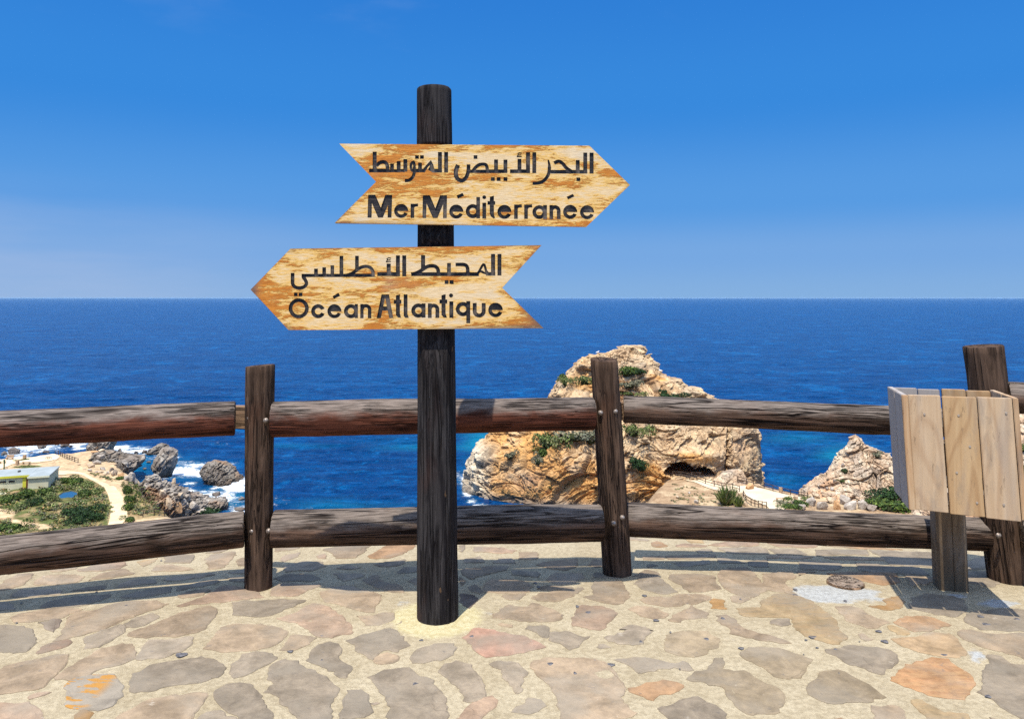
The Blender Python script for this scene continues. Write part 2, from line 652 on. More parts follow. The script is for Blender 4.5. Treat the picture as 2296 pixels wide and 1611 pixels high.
# ------------------------------------------------------------------ the sea
def build_sea():
    ys = np.concatenate([np.arange(60, 120, 1.2), np.arange(120, 330, .62), 330 * 1.012 ** np.arange(0, 470)])
    ys = ys[ys < 70000]
    ts = np.linspace(-1.25, 1.25, 520)
    T, Yg = np.meshgrid(ts, ys)
    x, y = (T * (Yg + 30)).ravel(), Yg.ravel()
    nx, ny = len(ts), len(ys)
    i = np.arange(ny - 1)[:, None] * nx + np.arange(nx - 1)[None, :]
    F = np.stack([i, i + 1, i + nx + 1, i + nx], -1).reshape(-1, 4)
    P = np.stack([x, y, np.zeros_like(x)], 1)
    fade = np.clip(1 - (y - 200) / 900, 0, 1)
    h = .16 * fbm(P * np.array([1 / 9, 1 / 4.5, 1]), 3, 41) + .10 * fbm(P * np.array([1 / 3.2, 1 / 2.0, 1]), 2, 43) * np.clip(1 - (y - 150) / 300, 0, 1)
    h = h + .22 * vnoise(P * np.array([1 / 30, 1 / 13, 1]), 47)
    V = np.stack([x, y, SEA_Z + h * fade], 1)
    me = bpy.data.meshes.new('sea')
    u, v = proj(V)
    foam = np.zeros(len(x))
    near = (y < 330)
    un, vn = u[near], v[near]
    f = np.zeros(len(un))
    FO = [(C2(330, 150), 60, 12, 1.0), (C2(150, 215), 40, 9, .9), (C2(640, 110), 48, 8, .9), (C2(720, 150), 26, 7, .8), (C2(1070, 160), 26, 10, 1.1), (C2(1030, 210), 14, 8, .9),
          (C2(1270, 180), 44, 9, .95), (C2(1390, 190), 16, 9, .9), (C2(1330, 250), 26, 6, .5), (C2(1500, 385), 22, 9, 1.1), (C2(1640, 360), 42, 11, 1.15), (C2(1760, 380), 24, 11, 1.0), (C2(1620, 290), 22, 7, .8),
          (C2(1740, 310), 34, 8, .8), (C2(1570, 230), 12, 9, .7), (C2(2090, 500), 28, 12, 1.3), (C2(2150, 450), 14, 12, 1.2), (C2(1950, 500), 26, 6, .8), (C2(2010, 610), 50, 20, .72), (C2(2130, 690), 30, 12, .95),
          (C2(1660, 540), 26, 8, .9), (C2(1850, 560), 40, 8, .75), (C2(1880, 640), 26, 10, .8), (C2(1700, 470), 18, 4, .85), (C2(2050, 290), 26, 5, .45), (C2(2040, 330), 20, 6, .4),
          ((1046, 1080), 13, 18, 1.0), ((1049, 1102), 12, 14, .95), ((1058, 1122), 14, 7, 1.0), ((1075, 1133), 18, 6, .9), ((1030, 1070), 12, 18, .5),
          ((498, 995), 30, 5, .35), ((690, 1138), 18, 4, .35), ((600, 1120), 60, 18, .35), ((1700, 1072), 12, 6, .35)]
    for (cx, cy), rx, ry, s in FO:
        f = np.maximum(f, s * np.exp(-(((un - cx) / rx) ** 2 + ((vn - cy) / ry) ** 2) * .75))
    foam[near] = f
    Pn = P / 1.0
    foam = foam * (1 + .35 * fbm(P * np.array([1 / 3.0, 1 / 3.0, 1]), 3, 61))
    teal = np.zeros(len(x))
    for cx, cy, rx, ry, s in [(960, 992, 190, 22, .45), (1085, 985, 70, 30, .85), (1075, 1050, 60, 60, .35), (1800, 985, 110, 22, .4), (1900, 1015, 80, 26, .7), (800, 1132, 190, 20, .5),
                              (700, 1000, 160, 10, .35), (420, 1050, 110, 40, .35), (500, 1120, 80, 30, .6), (300, 1050, 60, 40, .5), (1760, 1080, 60, 25, .3)]:
        teal = np.maximum(teal, s * np.exp(-((u - cx) / rx) ** 2 - ((v - cy) / ry) ** 2))
    teal = teal * (1 + .5 * fbm(P * np.array([1 / 22, 1 / 10, 1]), 3, 55))
    m = M('sea_water', 0.18, 0.5)
    w = m.co((1, 1, 1), kind='World')
    deep, blue, tl = (.0006, .052, .185), (.0008, .086, .275), (.002, .150, .25)
    n_big = m.noise(m.co((.012, .035, 1), kind='World'), 1.0, 5, .6, .3)
    n_mid = m.noise(m.co((.16, .34, 1), kind='World'), 1.0, 5, .65, .2)
    n_sm = m.noise(m.co((.75, 1.3, 1), kind='World'), 1.0, 5, .65, .2)
    n_far = m.noise(m.co((.006, .02, 1), kind='World'), 1.0, 7, .7, .2)
    col = m.mix(m.rng(n_big, .35, .68), deep, blue)
    col = m.mix(m.rng(n_mid, .38, .62, 0, .75), col, (.0008, .022, .095))
    fn_ = m.noise(m.co((.05, .22, 1), kind='World'), 1.0, 9, .78, .15)  # ripple reflections painted as dark and bright flecks in the water colour
    col = m.mix(m.rng(fn_, .36, .64, .55, 0), col, (.0007, .020, .085))
    col = m.mix(m.rng(fn_, .54, .68, 0, .6), col, (.004, .11, .29))
    for sx_, sy_, lo_, hi_ in ((.045, .030, .42, .56), (.16, .11, .42, .57), (.6, .42, .42, .58), (.009, .0045, .36, .64)):
        w1 = m.noise(m.co((sx_, sy_, 1), (sx_ * 900, 3, 0), kind='World'), 1.0, 4, .62, .35)
        col = m.mix(m.rng(w1, lo_ - .08, lo_ + .04, .62, 0), col, (.0004, .024, .105))
        col = m.mix(m.rng(w1, hi_, hi_ + .13, 0, .5), col, (.0035, .135, .36))
    fn2 = m.noise(m.co((.35, 1.25, 1), kind='World'), 1.0, 6, .75, .15)  # finer ripple flecks, light and dark put into the colour
    col = m.mix(m.rng(fn2, .34, .56, .5, 0), col, (.0006, .018, .075))
    col = m.mix(m.rng(fn2, .60, .74, 0, .45), col, (.02, .16, .34))
    col = m.mix(m.rng(m.attr('teal', 'Fac'), .08, .9), col, tl)
    fo = m.attr('foam', 'Fac')
    n_f = m.noise(m.co((.55, .8, 1), kind='World'), 1.0, 9, .74, .9)
    n_f2 = m.noise(m.co((2.0, 2.6, 1), kind='World'), 1.0, 4, .7, .5)
    ff = m.math('ADD', fo, m.math('MULTIPLY', m.math('SUBTRACT', n_f, .5), 2.3))
    ff = m.math('ADD', ff, m.math('MULTIPLY', m.math('SUBTRACT', n_f2, .5), .8))
    fm = m.math('MULTIPLY', m.rng(ff, .42, .85), m.rng(fo, .08, .25))
    # scattered small whitecaps and sun glints, both painted white into the water colour
    cap = m.noise(m.co((.10, .26, 1), kind='World'), 1.0, 8, .72, .1)
    cap_glint = m.math('MULTIPLY', m.rng(cap, .745, .775), .8)
    fm = m.math('MAXIMUM', fm, cap_glint)
    halo = m.rng(fo, .15, .8, 0, .55)
    col = m.mix(halo, col, (.02, .17, .30))
    col = m.mix(fm, col, (.80, .84, .86))
    h = m.math('ADD', m.math('MULTIPLY', n_mid, 1.6), m.math('MULTIPLY', n_sm, .55))
    h = m.math('ADD', h, m.math('MULTIPLY', n_far, 9.0))
    h = m.math('ADD', h, m.math('MULTIPLY', fm, .3))
    rough = m.math('ADD', m.math('MULTIPLY', fm, .6), .22)
    mt = m.done(col, m.bump(h, 1.0, .8), rough)
    m.b.inputs['IOR'].default_value = 1.33
    m.b.inputs['Specular IOR Level'].default_value = .05
    me = mesh_np('sea', V, F, True, mt)
    set_f(me, 'foam', foam)
    set_f(me, 'teal', teal)
    link('sea', me, kind='structure')


build_sea()


# ------------------------------------------------------------------ rock masses with their own outline, depth and cracked surface
def rock_mass(profile, Y0, lean, zbase, dmax, nth=300, nrow=110, amp=1.0, cell=4.0, seed=0, expo=2.4, carve=None, color=None, shear=.6, ridged=0.0):
    """profile: (level y, left x, right x) down the outline; returns world vertices and faces of a closed rocky solid"""
    prof = np.array([(p[0], p[1], p[2]) for p in profile], float)
    yt, yb = prof[0, 0], prof[-1, 0]
    wmax = (prof[:, 2] - prof[:, 1]).max()
    rows, cen = [], []
    c, s = math.cos(PITCH), math.sin(PITCH)
    t = np.linspace(0, 1, nrow)
    th = np.linspace(0, 2 * math.pi, nth, endpoint=False)
    th = th + .35 * np.sin(2 * th) * 0
    # more columns on the seaward-facing near side
    th = th - .45 * np.cos(th) * (1 + 0 * th)
    V = []
    for k in range(nrow):
        yd = yt + (yb - yt) * t[k]
        xl, xr = np.interp(yd, prof[:, 0], prof[:, 1]), np.interp(yd, prof[:, 0], prof[:, 2])
        Ym = Y0 + lean * (1 - t[k]) ** 1.3
        a, b = pt(xl, yd, Ym), pt(xr, yd, Ym)
        cx, hw = (a.x + b.x) / 2, max((b.x - a.x) / 2, .05)
        hd = dmax * min(1.0, ((xr - xl) / wmax)) ** .8
        ct, st = np.cos(th), np.sin(th)
        ex = 2.0 / expo
        px = cx + hw * np.sign(ct) * np.abs(ct) ** ex
        py = Ym + hd * np.sign(st) * np.abs(st) ** ex
        V.append(np.stack([px, py, np.full_like(px, a.z)], 1))
    V = np.concatenate(V)
    zb = zbase
    # skirt to the base
    if V[-1, 2] > zb:
        last = V[-nth:].copy()
        n2 = max(3, int((V[-1, 2] - zb) / .5))
        ext = []
        for q in range(1, n2 + 1):
            e = last.copy()
            e[:, 2] = last[:, 2] + (zb - last[:, 2]) * q / n2
            ext.append(e)
        V = np.concatenate([V] + ext)
        nrow += n2
    i = np.arange(nrow - 1)[:, None] * nth + np.arange(nth)[None, :]
    j = np.arange(nrow - 1)[:, None] * nth + (np.arange(nth)[None, :] + 1) % nth
    F = np.stack([i, i + nth, j + nth, j], -1).reshape(-1, 4)
    # cap
    top = V[:nth].mean(0) + np.array([0, 0, .2])
    V = np.vstack([V, top[None]])
    ti = len(V) - 1
    cap = np.array([[ti, q, (q + 1) % nth, (q + 1) % nth] for q in range(nth)])
    # normals, roughly radial
    cenx = np.repeat([V[r * nth:(r + 1) * nth].mean(0) for r in range(nrow)], nth, 0)
    N = V[:-1] - cenx
    N[:, 2] += np.linalg.norm(N, axis=1) * .35
    N = np.vstack([N, [[0, 0, 1]]])
    N /= np.linalg.norm(N, axis=1)[:, None] + 1e-9
    R = Matrix.Rotation(math.radians(35), 3, 'Y') @ Matrix.Rotation(math.radians(25), 3, 'X')
    Rm = np.array(R)
    Q = V @ Rm.T
    warp = np.stack([fbm(V / (cell * 1.3), 2, seed + 3), fbm(V / (cell * 1.3), 2, seed + 4), fbm(V / (cell * 1.3), 2, seed + 5)], 1)
    Qw = (Q + warp * cell * .45) * np.array([1, 1, 1 + shear])
    f1, f2, r, t1 = voro(Qw / cell, seed + 10)
    g1, g2, r2, t2 = voro(Qw / (cell * .33) + 5, seed + 20)
    k1, k2, r3, t3 = voro(Qw / (cell * .13) + 9, seed + 30)
    e1, e2, e3 = f2 - f1, g2 - g1, k2 - k1
    d = (r - .5) * cell * .36 + t1 * cell * .34 - .10 * cell * (1 - sstep(0, .10, e1))
    d += (r2 - .5) * cell * .13 + t2 * cell * .24 - .03 * cell * (1 - sstep(0, .12, e2))
    d += (r3 - .5) * cell * .035 + t3 * cell * .10
    d += fbm(V / (cell * .6), 4, seed + 40) * cell * .05 + fbm(V / (cell * 2.5), 2, seed + 44) * cell * .2
    if ridged:
        Q2 = V @ np.array(Matrix.Rotation(math.radians(-32), 3, 'Y')).T
        q1 = fbm(Q2 / cell * np.array([3.0, 1.2, .45]), 3, seed + 60)
        q2 = fbm(Q2 / cell * np.array([7.5, 3.0, 1.0]), 2, seed + 64)
        d += ridged * cell * ((1 - np.abs(q1) * 1.8) * .45 + (1 - np.abs(q2) * 1.8) * .16)
    V2 = V + N * (d * amp)[:, None]
    u, v = proj(V2)
    if carve:
        V2 = carve(V2, u, v, V)
        u, v = proj(V2)
    crack = np.clip((1 - sstep(0, .10, e1)) * .8 + (1 - sstep(0, .12, e2)) * .45, 0, 1)
    C = color(V2, u, v, r, r2, crack) if color else None
    Ft = np.array([[ti, q, (q + 1) % nth] for q in range(nth)])
    faces = [tuple(f) for f in F.tolist()] + [tuple(f) for f in Ft.tolist()]
    return V2, F, Ft, C


def rock_object(name, data, mat, parent=None, **kw):
    V, F, Ft, C = data
    F3 = np.vstack([F[:, [0, 1, 2]], F[:, [0, 2, 3]], Ft])
    me = mesh_np(name, V, F3, False, mat)
    if C is not None:
        set_col(me, C)
    LAND.append(BVHTree.FromPolygons([tuple(p) for p in V.tolist()], F3.tolist()))
    return link(name, me, parent, **kw)


ROCKM = mat_rock('rock_face', bd=.24)
PALE, CREAM, ORNG, GREYR, PINKR, DKGR = (.51, .365, .215), (.575, .445, .28), (.57, .31, .10), (.40, .325, .24), (.48, .30, .19), (.20, .175, .15)


def blob(u, v, cx, cy, rx, ry):
    return np.exp(-((u - cx) / rx) ** 2 - ((v - cy) / ry) ** 2)


def big_color(V, u, v, r, r2, crack):
    n = fbm(V / 5, 4, 101)
    n2 = fbm(V / 1.6, 4, 102)
    C = np.tile(np.array(PALE) * 1.08, (len(V), 1))
    C = mixc(C, CREAM, sstep(-.1, .6, n2 + (r2 - .5)))
    C = mixc(C, GREYR, sstep(.1, .8, fbm(V / 3.2, 3, 104) + .5 * (r - .5)) * .55)
    w = blob(u, v, 1190, 1040, 95, 75) * .9 + blob(u, v, 1300, 1110, 150, 40) * 1.0 + blob(u, v, 1450, 1085, 50, 50) * .9 + blob(u, v, 1200, 985, 50, 35) * .8 + blob(u, v, 1320, 830, 60, 40) * .35
    w += blob(u, v, 1550, 1025, 40, 12) * .9 + blob(u, v, 1440, 870, 60, 30) * .35
    C = mixc(C, ORNG, np.clip(w * 1.1 + (w > .1) * (n * .7 + .25 * n2), 0, .92))
    pk = blob(u, v, 1180, 1075, 40, 22) + blob(u, v, 1410, 880, 60, 30) * .6 + blob(u, v, 1660, 1000, 20, 25) * .7
    C = mixc(C, PINKR, np.clip(pk * .7 + n * .2 * (pk > .1), 0, .8))
    lf = sstep(1110, 1060, u) * sstep(960, 1000, v)
    C = mixc(C, (.60, .54, .42), lf * .8)
    C = mixc(C, DKGR, sstep(SEA_Z + 2.0, SEA_Z + .6, V[:, 2]) * .8)
    C = mixc(C, (.20, .15, .10), crack * .38)
    return np.clip(C, 0.01, .8)


def big_carve(V, u, v, V0):
    front = V0[:, 1] < 152
    # cave mouth: a low arch, flat at the bottom
    wob = 1 + .35 * fbm(V / 2.2, 3, 777)
    e = ((u - 1546 - (1064 - v) * -.25) / (56 * (1 + .12 * (wob - 1)))) ** 2 + (np.maximum(1064 - v, 0) / (27.0 * wob)) ** 2 + (np.maximum(v - 1064, 0) / 7.0) ** 2
    k = np.clip(1 - e, 0, 1) ** .35
    V[:, 1] += np.where(front, k * 11.0, 0)
    # brow above the cave juts out
    b = blob(u, v, 1560, 1018, 60, 14)
    V[:, 1] -= np.where(front, b * 1.8, 0)
    # fissure down the right side
    f = np.exp(-((u - (1632 - (v - 1000) * .08)) / 3.0) ** 2) * ((v > 930) & (v < 1075))
    V[:, 1] += np.where(front, f * 2.2, 0)
    return V


BIG_PROFILE = [(777, 1404, 1431), (780, 1392, 1438), (784, 1372, 1444), (788, 1345, 1449), (796, 1318, 1454), (807, 1304, 1460), (818, 1290, 1467), (831, 1279, 1482), (842, 1262, 1488), (845, 1260, 1500), (848, 1256, 1524),
               (860, 1246, 1540), (871, 1237, 1567), (884, 1229, 1587), (896, 1222, 1612), (925, 1170, 1652), (955, 1128, 1688), (972, 1106, 1691), (986, 1083, 1692), (999, 1066, 1693), (1023, 1060, 1694),
               (1050, 1050, 1693), (1070, 1052, 1691), (1084, 1044, 1690)]
big = rock_mass(BIG_PROFILE, 153, 7, SEA_Z - 1.5, 16, 760, 260, .8, 5.6, 3, 2.5, big_carve, big_color)
rock_object('sea_rock', big, ROCKM, label='towering cream and orange headland rock with a dark cave mouth at its foot', cat='rock')


def grey_color(tone=1.0, brown=.4, seed=0):
    def f(V, u, v, r, r2, crack):
        n = fbm(V / 2.5, 4, 201 + seed)
        C = np.tile(np.array((.34, .30, .255)) * tone, (len(V), 1))
        C = mixc(C, (.50 * tone, .45 * tone, .38 * tone), sstep(-.1, .6, n + (r - .5)))
        C = mixc(C, (.36, .24, .15), sstep(.1, .7, fbm(V / 4, 3, 205 + seed)) * brown)
        C = mixc(C, (.10, .085, .07), sstep(SEA_Z + 1.4, SEA_Z + .3, V[:, 2]) * .85)
        return mixc(C, (.09, .075, .06), crack * .7)
    return f


def tan_color(V, u, v, r, r2, crack):
    n = fbm(V / 2.5, 4, 301)
    C = np.tile(np.array((.54, .40, .27)), (len(V), 1))
    C = mixc(C, (.62, .52, .38), sstep(-.1, .5, n + (r2 - .5)))
    C = mixc(C, (.60, .36, .20), sstep(.0, .6, fbm(V / 4, 3, 305)) * .8 * sstep(1040, 1075, v))
    C = mixc(C, (.38, .33, .27), sstep(.1, .8, fbm(V / 1.8, 3, 307)) * .6)
    return mixc(C, (.15, .11, .08), crack * .6)


pin = rock_mass([(983, 1912, 1921), (991, 1911, 1930), (1003, 1908, 1946), (1010, 1905, 1978), (1019, 1898, 2000), (1032, 1889, 2018), (1045, 1880, 2030), (1060, 1870, 2040), (1078, 1853, 2055), (1092, 1836, 2075),
                 (1104, 1820, 2090), (1114, 1808, 2110)], 130, 3, SAD_Z - 2.5, 10, 420, 150, .9, 2.6, 13, 2.2, None, tan_color)
rock_object('pinnacle_rock', pin, ROCKM, label='smaller pinkish tan rocky peak left of the wooden bin', cat='rock')
far = rock_mass([(926, 2262, 2600), (945, 2220, 2640), (975, 2180, 2690), (1010, 2150, 2750), (1060, 2110, 2800), (1110, 2080, 2850), (1150, 2060, 2900)], 114, 4, SAD_Z - 2.5, 10, 360, 110, .9, 3.0, 17, 2.4, None, tan_color)
rock_object('cliff_rock', far, ROCKM, label='pale rocky hillside seen at the right edge behind the bin', cat='rock')
# the boulder beside the path by the cave
b1 = rock_mass([(1053, 1640, 1662), (1058, 1620, 1664), (1068, 1608, 1668), (1080, 1596, 1676), (1087, 1590, 1680)], 135.5, .5, SAD_Z - 2, 2.2, 160, 50, .45, 1.4, 23, 2.2, None, tan_color)
rock_object('path_boulder', b1, ROCKM, label='sloping sandy boulder beside the cave path', cat='rock')

# left shore rocks
def cprof(rows):
    return [(C2(0, y)[1], C2(a, 0)[0], C2(b, 0)[0]) for y, a, b in rows]


def shore(name, rows, zb, label, depth, tone=1.0, brown=.35, seed=0, cell=1.6, nth=220, nrow=70, lean=1.0, amp=.7, expo=1.9, parent=None, group=None, rid=.75):
    pr = cprof(rows)
    Yb = onz(0, pr[-1][0], zb).y
    d = rock_mass(pr, Yb + depth * .8, lean, zb - 1.2, depth, nth, nrow, amp, cell * 1.25, seed, expo, None, grey_color(tone * .72, brown, seed), -.55, rid)
    return rock_object(name, d, ROCKM, parent, label=label, cat=None if parent else 'rock', group=group)


shore('slab_rock', [(150, 1462, 1500), (165, 1440, 1566), (200, 1418, 1574), (260, 1372, 1572), (300, 1362, 1562), (350, 1364, 1540), (400, 1375, 1512), (435, 1395, 1488)], SEA_Z,
      'tall smooth grey slab of rock standing in the surf', 2.6, 1.1, .1, 51, 2.6, amp=.22, expo=1.5, rid=.9)
shore('lump_rock', [(128, 1420, 1455), (150, 1370, 1475), (185, 1340, 1480), (215, 1330, 1470)], SEA_Z, 'brownish jagged rock hugging the back of the grey slab', 3, .8, .5, 52, 1.3)
shore('island_rock', [(278, 1880, 1945), (290, 1850, 1975), (320, 1822, 2000), (350, 1812, 2040), (385, 1815, 2075), (420, 1850, 2110), (450, 1870, 2140), (488, 1900, 2120)], SEA_Z,
      'brown ribbed rock island ringed by breaking waves near the left fence post', 5, .82, .8, 53, 1.5, amp=.7)
shore('cape_rock', [(75, 880, 990), (95, 850, 1005), (120, 832, 1000), (150, 822, 985), (185, 830, 975)], LOW_Z - 2, 'ribbed grey crag at the tip of the sandy headland', 4, 1.0, .3, 54, 1.5)
shore('shore_crag', [(196, 880, 960), (215, 865, 1010), (240, 850, 1120), (262, 830, 1215), (290, 795, 1235), (330, 770, 1225), (365, 830, 1160), (400, 930, 1110)], LOW_Z - 2.2,
      'broad dark fractured outcrop between the beach and the grey slab', 6, .72, .45, 55, 1.9, 320, 90)
shore('leaning_crag', [(245, 1150, 1215), (262, 1100, 1238), (300, 1070, 1240), (340, 1050, 1200), (380, 1045, 1160), (415, 1040, 1120)], LOW_Z - 2.4, 'smooth leaning grey boulder on the near side of the dark outcrop', 4, 1.05, .1, 56, 3.0, amp=.5)
shore('ridge_crag', [(405, 1318, 1352), (430, 1302, 1370), (470, 1290, 1400), (500, 1300, 1450), (540, 1340, 1560), (580, 1355, 1625), (640, 1365, 1640), (690, 1400, 1640), (735, 1440, 1620)], LOW_Z - 2.0,
      'jagged ridge of split tan and grey slabs above the lower rail', 5, 1.1, 1.1, 57, 1.5, 320, 110, rid=.9)
shore('rubble_crag', [(560, 1590, 1640), (585, 1575, 1740), (620, 1565, 1800), (660, 1560, 1850), (700, 1570, 1880), (745, 1570, 1900)], LOW_Z - 3.2, 'heap of pale fractured boulders at the water behind the fence', 5, 1.12, .5, 58, 1.3, 300, 80)
shore('brown_crag', [(608, 1850, 1960), (630, 1845, 2000), (665, 1850, 2015), (700, 1870, 2005), (735, 1900, 1990)], SEA_Z, 'reddish brown boulder at the waterline near the left fence post', 3, .95, 1.0, 59, 1.2)

# ------------------------------------------------------------------ boulders: five chiselled bodies, many places
BMATS = {k: mat_rock('boulder_' + k, c, False, 1.3, .2) for k, c in {'grey': (.40, .355, .30), 'dark': (.17, .145, .125), 'tan': (.50, .39, .27), 'orange': (.50, .30, .15)}.items()}
BODIES = []
for q in range(6):
    bm = bmesh.new()
    bmesh.ops.create_icosphere(bm, subdivisions=4, radius=1)
    P = np.array([v.co[:] for v in bm.verts])
    r_ = np.random.default_rng(q + 5)
    for _ in range(16):
        n_ = r_.normal(size=3)
        n_ /= np.linalg.norm(n_)
        dd = r_.uniform(.45, .85)
        s_ = P @ n_
        P = P - np.where(s_ > dd, (s_ - dd) * .93, 0)[:, None] * n_
    P = P + (fbm(P * 2.2, 3, q * 9) * .07)[:, None] * P + (fbm(P * 7, 2, q * 9 + 4) * .03)[:, None] * P
    P[:, 2] = np.maximum(P[:, 2], -.5)
    P /= np.abs(P).max()
    for v, c in zip(bm.verts, P):
        v.co = c
    BODIES.append(bm_me('boulder_body', bm))


def boulder(cx, cy, w, h, tone, name='boulder', label=None, cat=None, group=None, parent=None, zb=None, k=None, dr=.8):
    """cx, cy: foot of the boulder as seen; w, h: apparent size"""
    p = hit(cx, cy) if zb is None else onz(cx, cy, zb)
    sc = p.y / FPX
    k = random.randrange(6) if k is None else k
    key = (k, tone)
    if key not in BCACHE:
        me = BODIES[k].copy()
        me.materials.append(BMATS[tone])
        BCACHE[key] = me
    sx, sz = w * sc / 2, h * sc / 1.35
    return link(name, BCACHE[key], parent, label, cat, group, None, (p.x, p.y + sx * dr * .6, p.z + sz * .35), (random.uniform(-.25, .25), random.uniform(-.35, .35), random.uniform(0, 6.28)) if w < h * 3 else (0, 0, random.uniform(-.3, .3)), (sx, sx * dr, sz))


BCACHE = {}


def cluster(label, items, zb=None, cat='rocks', name='rock_cluster'):
    a = items[0]
    p = hit(a[0], a[1]) if zb is None else onz(a[0], a[1], zb)
    root = thing(name, label, cat, tuple(p))
    for it in items:
        o = boulder(*it, name='rock', parent=root, zb=zb)
        o.location = Vector(o.location) - p
    return root


def c2i(x, y, w, h, tone):
    a, b = C2(x, y)
    return (a, b, w * .2522, h * .2522, tone)


cluster('dark wave-washed rocks in the surf left of the tallest foam', [c2i(20, 222, 60, 40, 'dark'), c2i(90, 215, 110, 66, 'dark'), c2i(140, 212, 60, 60, 'dark')], SEA_Z)
cluster('three low dark rocks awash in white foam off the plaza', [c2i(350, 165, 80, 36, 'dark'), c2i(385, 150, 45, 30, 'dark'), c2i(405, 122, 26, 22, 'dark')], SEA_Z)
cluster('string of reddish dark rocks in the foam right of the plaza', [c2i(500, 128, 44, 26, 'dark'), c2i(545, 145, 60, 32, 'dark'), c2i(585, 140, 50, 36, 'dark'), c2i(620, 145, 44, 16, 'dark')], SEA_Z)
cluster('small dark rocks in the foam behind the plaza fence', [c2i(400, 202, 56, 26, 'dark'), c2i(270, 205, 36, 16, 'dark'), c2i(350, 205, 30, 14, 'dark')], SEA_Z)
cluster('dark rocks between the headland crag and the grey slab', [c2i(1055, 190, 40, 36, 'dark'), c2i(1020, 215, 60, 30, 'dark'), c2i(1080, 225, 70, 30, 'dark'), c2i(1200, 212, 60, 32, 'dark'), c2i(1275, 205, 66, 32, 'dark'),
                                                                c2i(1240, 245, 60, 20, 'dark'), c2i(1310, 285, 50, 16, 'dark'), c2i(1280, 345, 44, 14, 'dark')], SEA_Z)
cluster('low black rocks awash at the near edge of the bay', [c2i(1740, 572, 70, 26, 'dark'), c2i(1800, 630, 110, 72, 'dark'), c2i(1920, 590, 90, 40, 'dark'), c2i(1960, 612, 80, 30, 'dark'), c2i(1880, 640, 60, 30, 'dark'),
                                                          c2i(2140, 622, 80, 36, 'dark'), c2i(2120, 716, 110, 36, 'dark'), c2i(1830, 482, 60, 22, 'dark')], SEA_Z)
cluster('pale boulders heaped along the scrub bank by the bay', [c2i(1065, 415, 60, 46, 'orange'), c2i(1150, 450, 120, 90, 'grey'), c2i(1190, 470, 70, 60, 'grey'), c2i(1110, 440, 60, 40, 'grey'), c2i(1000, 400, 80, 50, 'tan'), c2i(930, 390, 60, 26, 'tan'),
                                                            c2i(880, 380, 60, 20, 'tan')])
cluster('tan boulders at the foot of the jagged ridge', [c2i(1430, 600, 90, 90, 'tan'), c2i(1490, 690, 90, 110, 'tan'), c2i(1460, 560, 70, 50, 'grey'), c2i(1560, 730, 90, 90, 'orange'), c2i(1620, 660, 80, 60, 'grey'), c2i(1700, 700, 110, 70, 'grey'),
                                                    c2i(1640, 735, 90, 50, 'tan'), c2i(1600, 600, 60, 50, 'tan'), c2i(1760, 735, 120, 40, 'grey')])
cluster('slanting pale stone slabs along the sandy beach edge', [c2i(800, 330, 90, 36, 'tan'), c2i(840, 300, 90, 40, 'grey'), c2i(880, 262, 80, 50, 'grey'), c2i(700, 310, 40, 18, 'tan'), c2i(780, 310, 50, 18, 'tan')])
cluster('orange earthy rocks at the neck of the headland', [c2i(850, 165, 60, 26, 'orange'), c2i(790, 170, 40, 16, 'orange'), c2i(890, 185, 80, 24, 'tan'), c2i(830, 195, 80, 16, 'orange')])
cluster('low jagged dark rocks lining the inlet beside the grey slab', [c2i(1215, 420, 60, 34, 'dark'), c2i(1240, 455, 66, 34, 'grey'), c2i(1270, 480, 50, 30, 'dark'), c2i(1290, 520, 60, 50, 'grey'), c2i(1265, 380, 50, 18, 'dark'), c2i(1225, 360, 60, 26, 'dark'),
                                                              c2i(1560, 580, 60, 30, 'dark'), c2i(1600, 560, 46, 20, 'dark'), c2i(1660, 585, 56, 26, 'grey'), c2i(1720, 600, 60, 26, 'dark'), c2i(1540, 470, 40, 60, 'tan'), c2i(1500, 500, 50, 60, 'grey'), c2i(1410, 500, 60, 50, 'grey')])
cluster('small broken rocks where the beach meets the dark outcrop', [c2i(745, 345, 40, 14, 'tan'), c2i(790, 360, 50, 16, 'grey'), c2i(860, 375, 50, 22, 'grey'), c2i(905, 350, 60, 30, 'grey'), c2i(950, 385, 50, 26, 'grey'), c2i(985, 365, 50, 34, 'dark'),
                                                           c2i(1015, 395, 46, 26, 'tan'), c2i(905, 230, 50, 30, 'grey'), c2i(960, 240, 50, 30, 'dark')])
r_items = []
for (x, y, w, h, t) in [(1540, 660, 110, 80, 'grey'), (1620, 690, 100, 70, 'grey'), (1700, 640, 90, 60, 'tan'), (1740, 690, 70, 90, 'orange'), (1800, 650, 90, 90, 'grey'), (1860, 690, 130, 70, 'grey'), (1950, 690, 110, 90, 'grey'),
                         (2020, 700, 90, 60, 'grey'), (1580, 600, 90, 50, 'tan'), (1660, 590, 80, 40, 'tan'), (1460, 690, 90, 40, 'grey'), (1620, 560, 40, 26, 'tan'), (1700, 540, 50, 30, 'grey'), (1530, 590, 70, 24, 'tan'),
                         (1660, 530, 40, 26, 'grey'), (1720, 470, 44, 30, 'grey'), (1740, 430, 46, 30, 'tan'), (1790, 350, 40, 40, 'grey'), (1410, 610, 60, 30, 'tan'), (1390, 640, 40, 20, 'grey')]:
    a, b = R1(x, y)
    r_items.append((a, b, w * .2827, h * .2827, t))
cluster('pile of grey and tan boulders at the foot of the right-hand peak', r_items)
cluster('scattered pale stones on the scree below the cave path', [(*R1(620, 640), 14, 8, 'grey'), (*R1(1010, 660), 16, 12, 'tan'), (*R1(1050, 530), 24, 12, 'orange'), (*R1(1120, 515), 14, 8, 'tan'), (*R1(470, 600), 10, 6, 'tan'), (*R1(560, 560), 8, 5, 'grey'),
                                                             (*R1(900, 560), 20, 7, 'tan'), (*R1(980, 580), 18, 8, 'tan'), (*R1(500, 520), 10, 6, 'tan')])


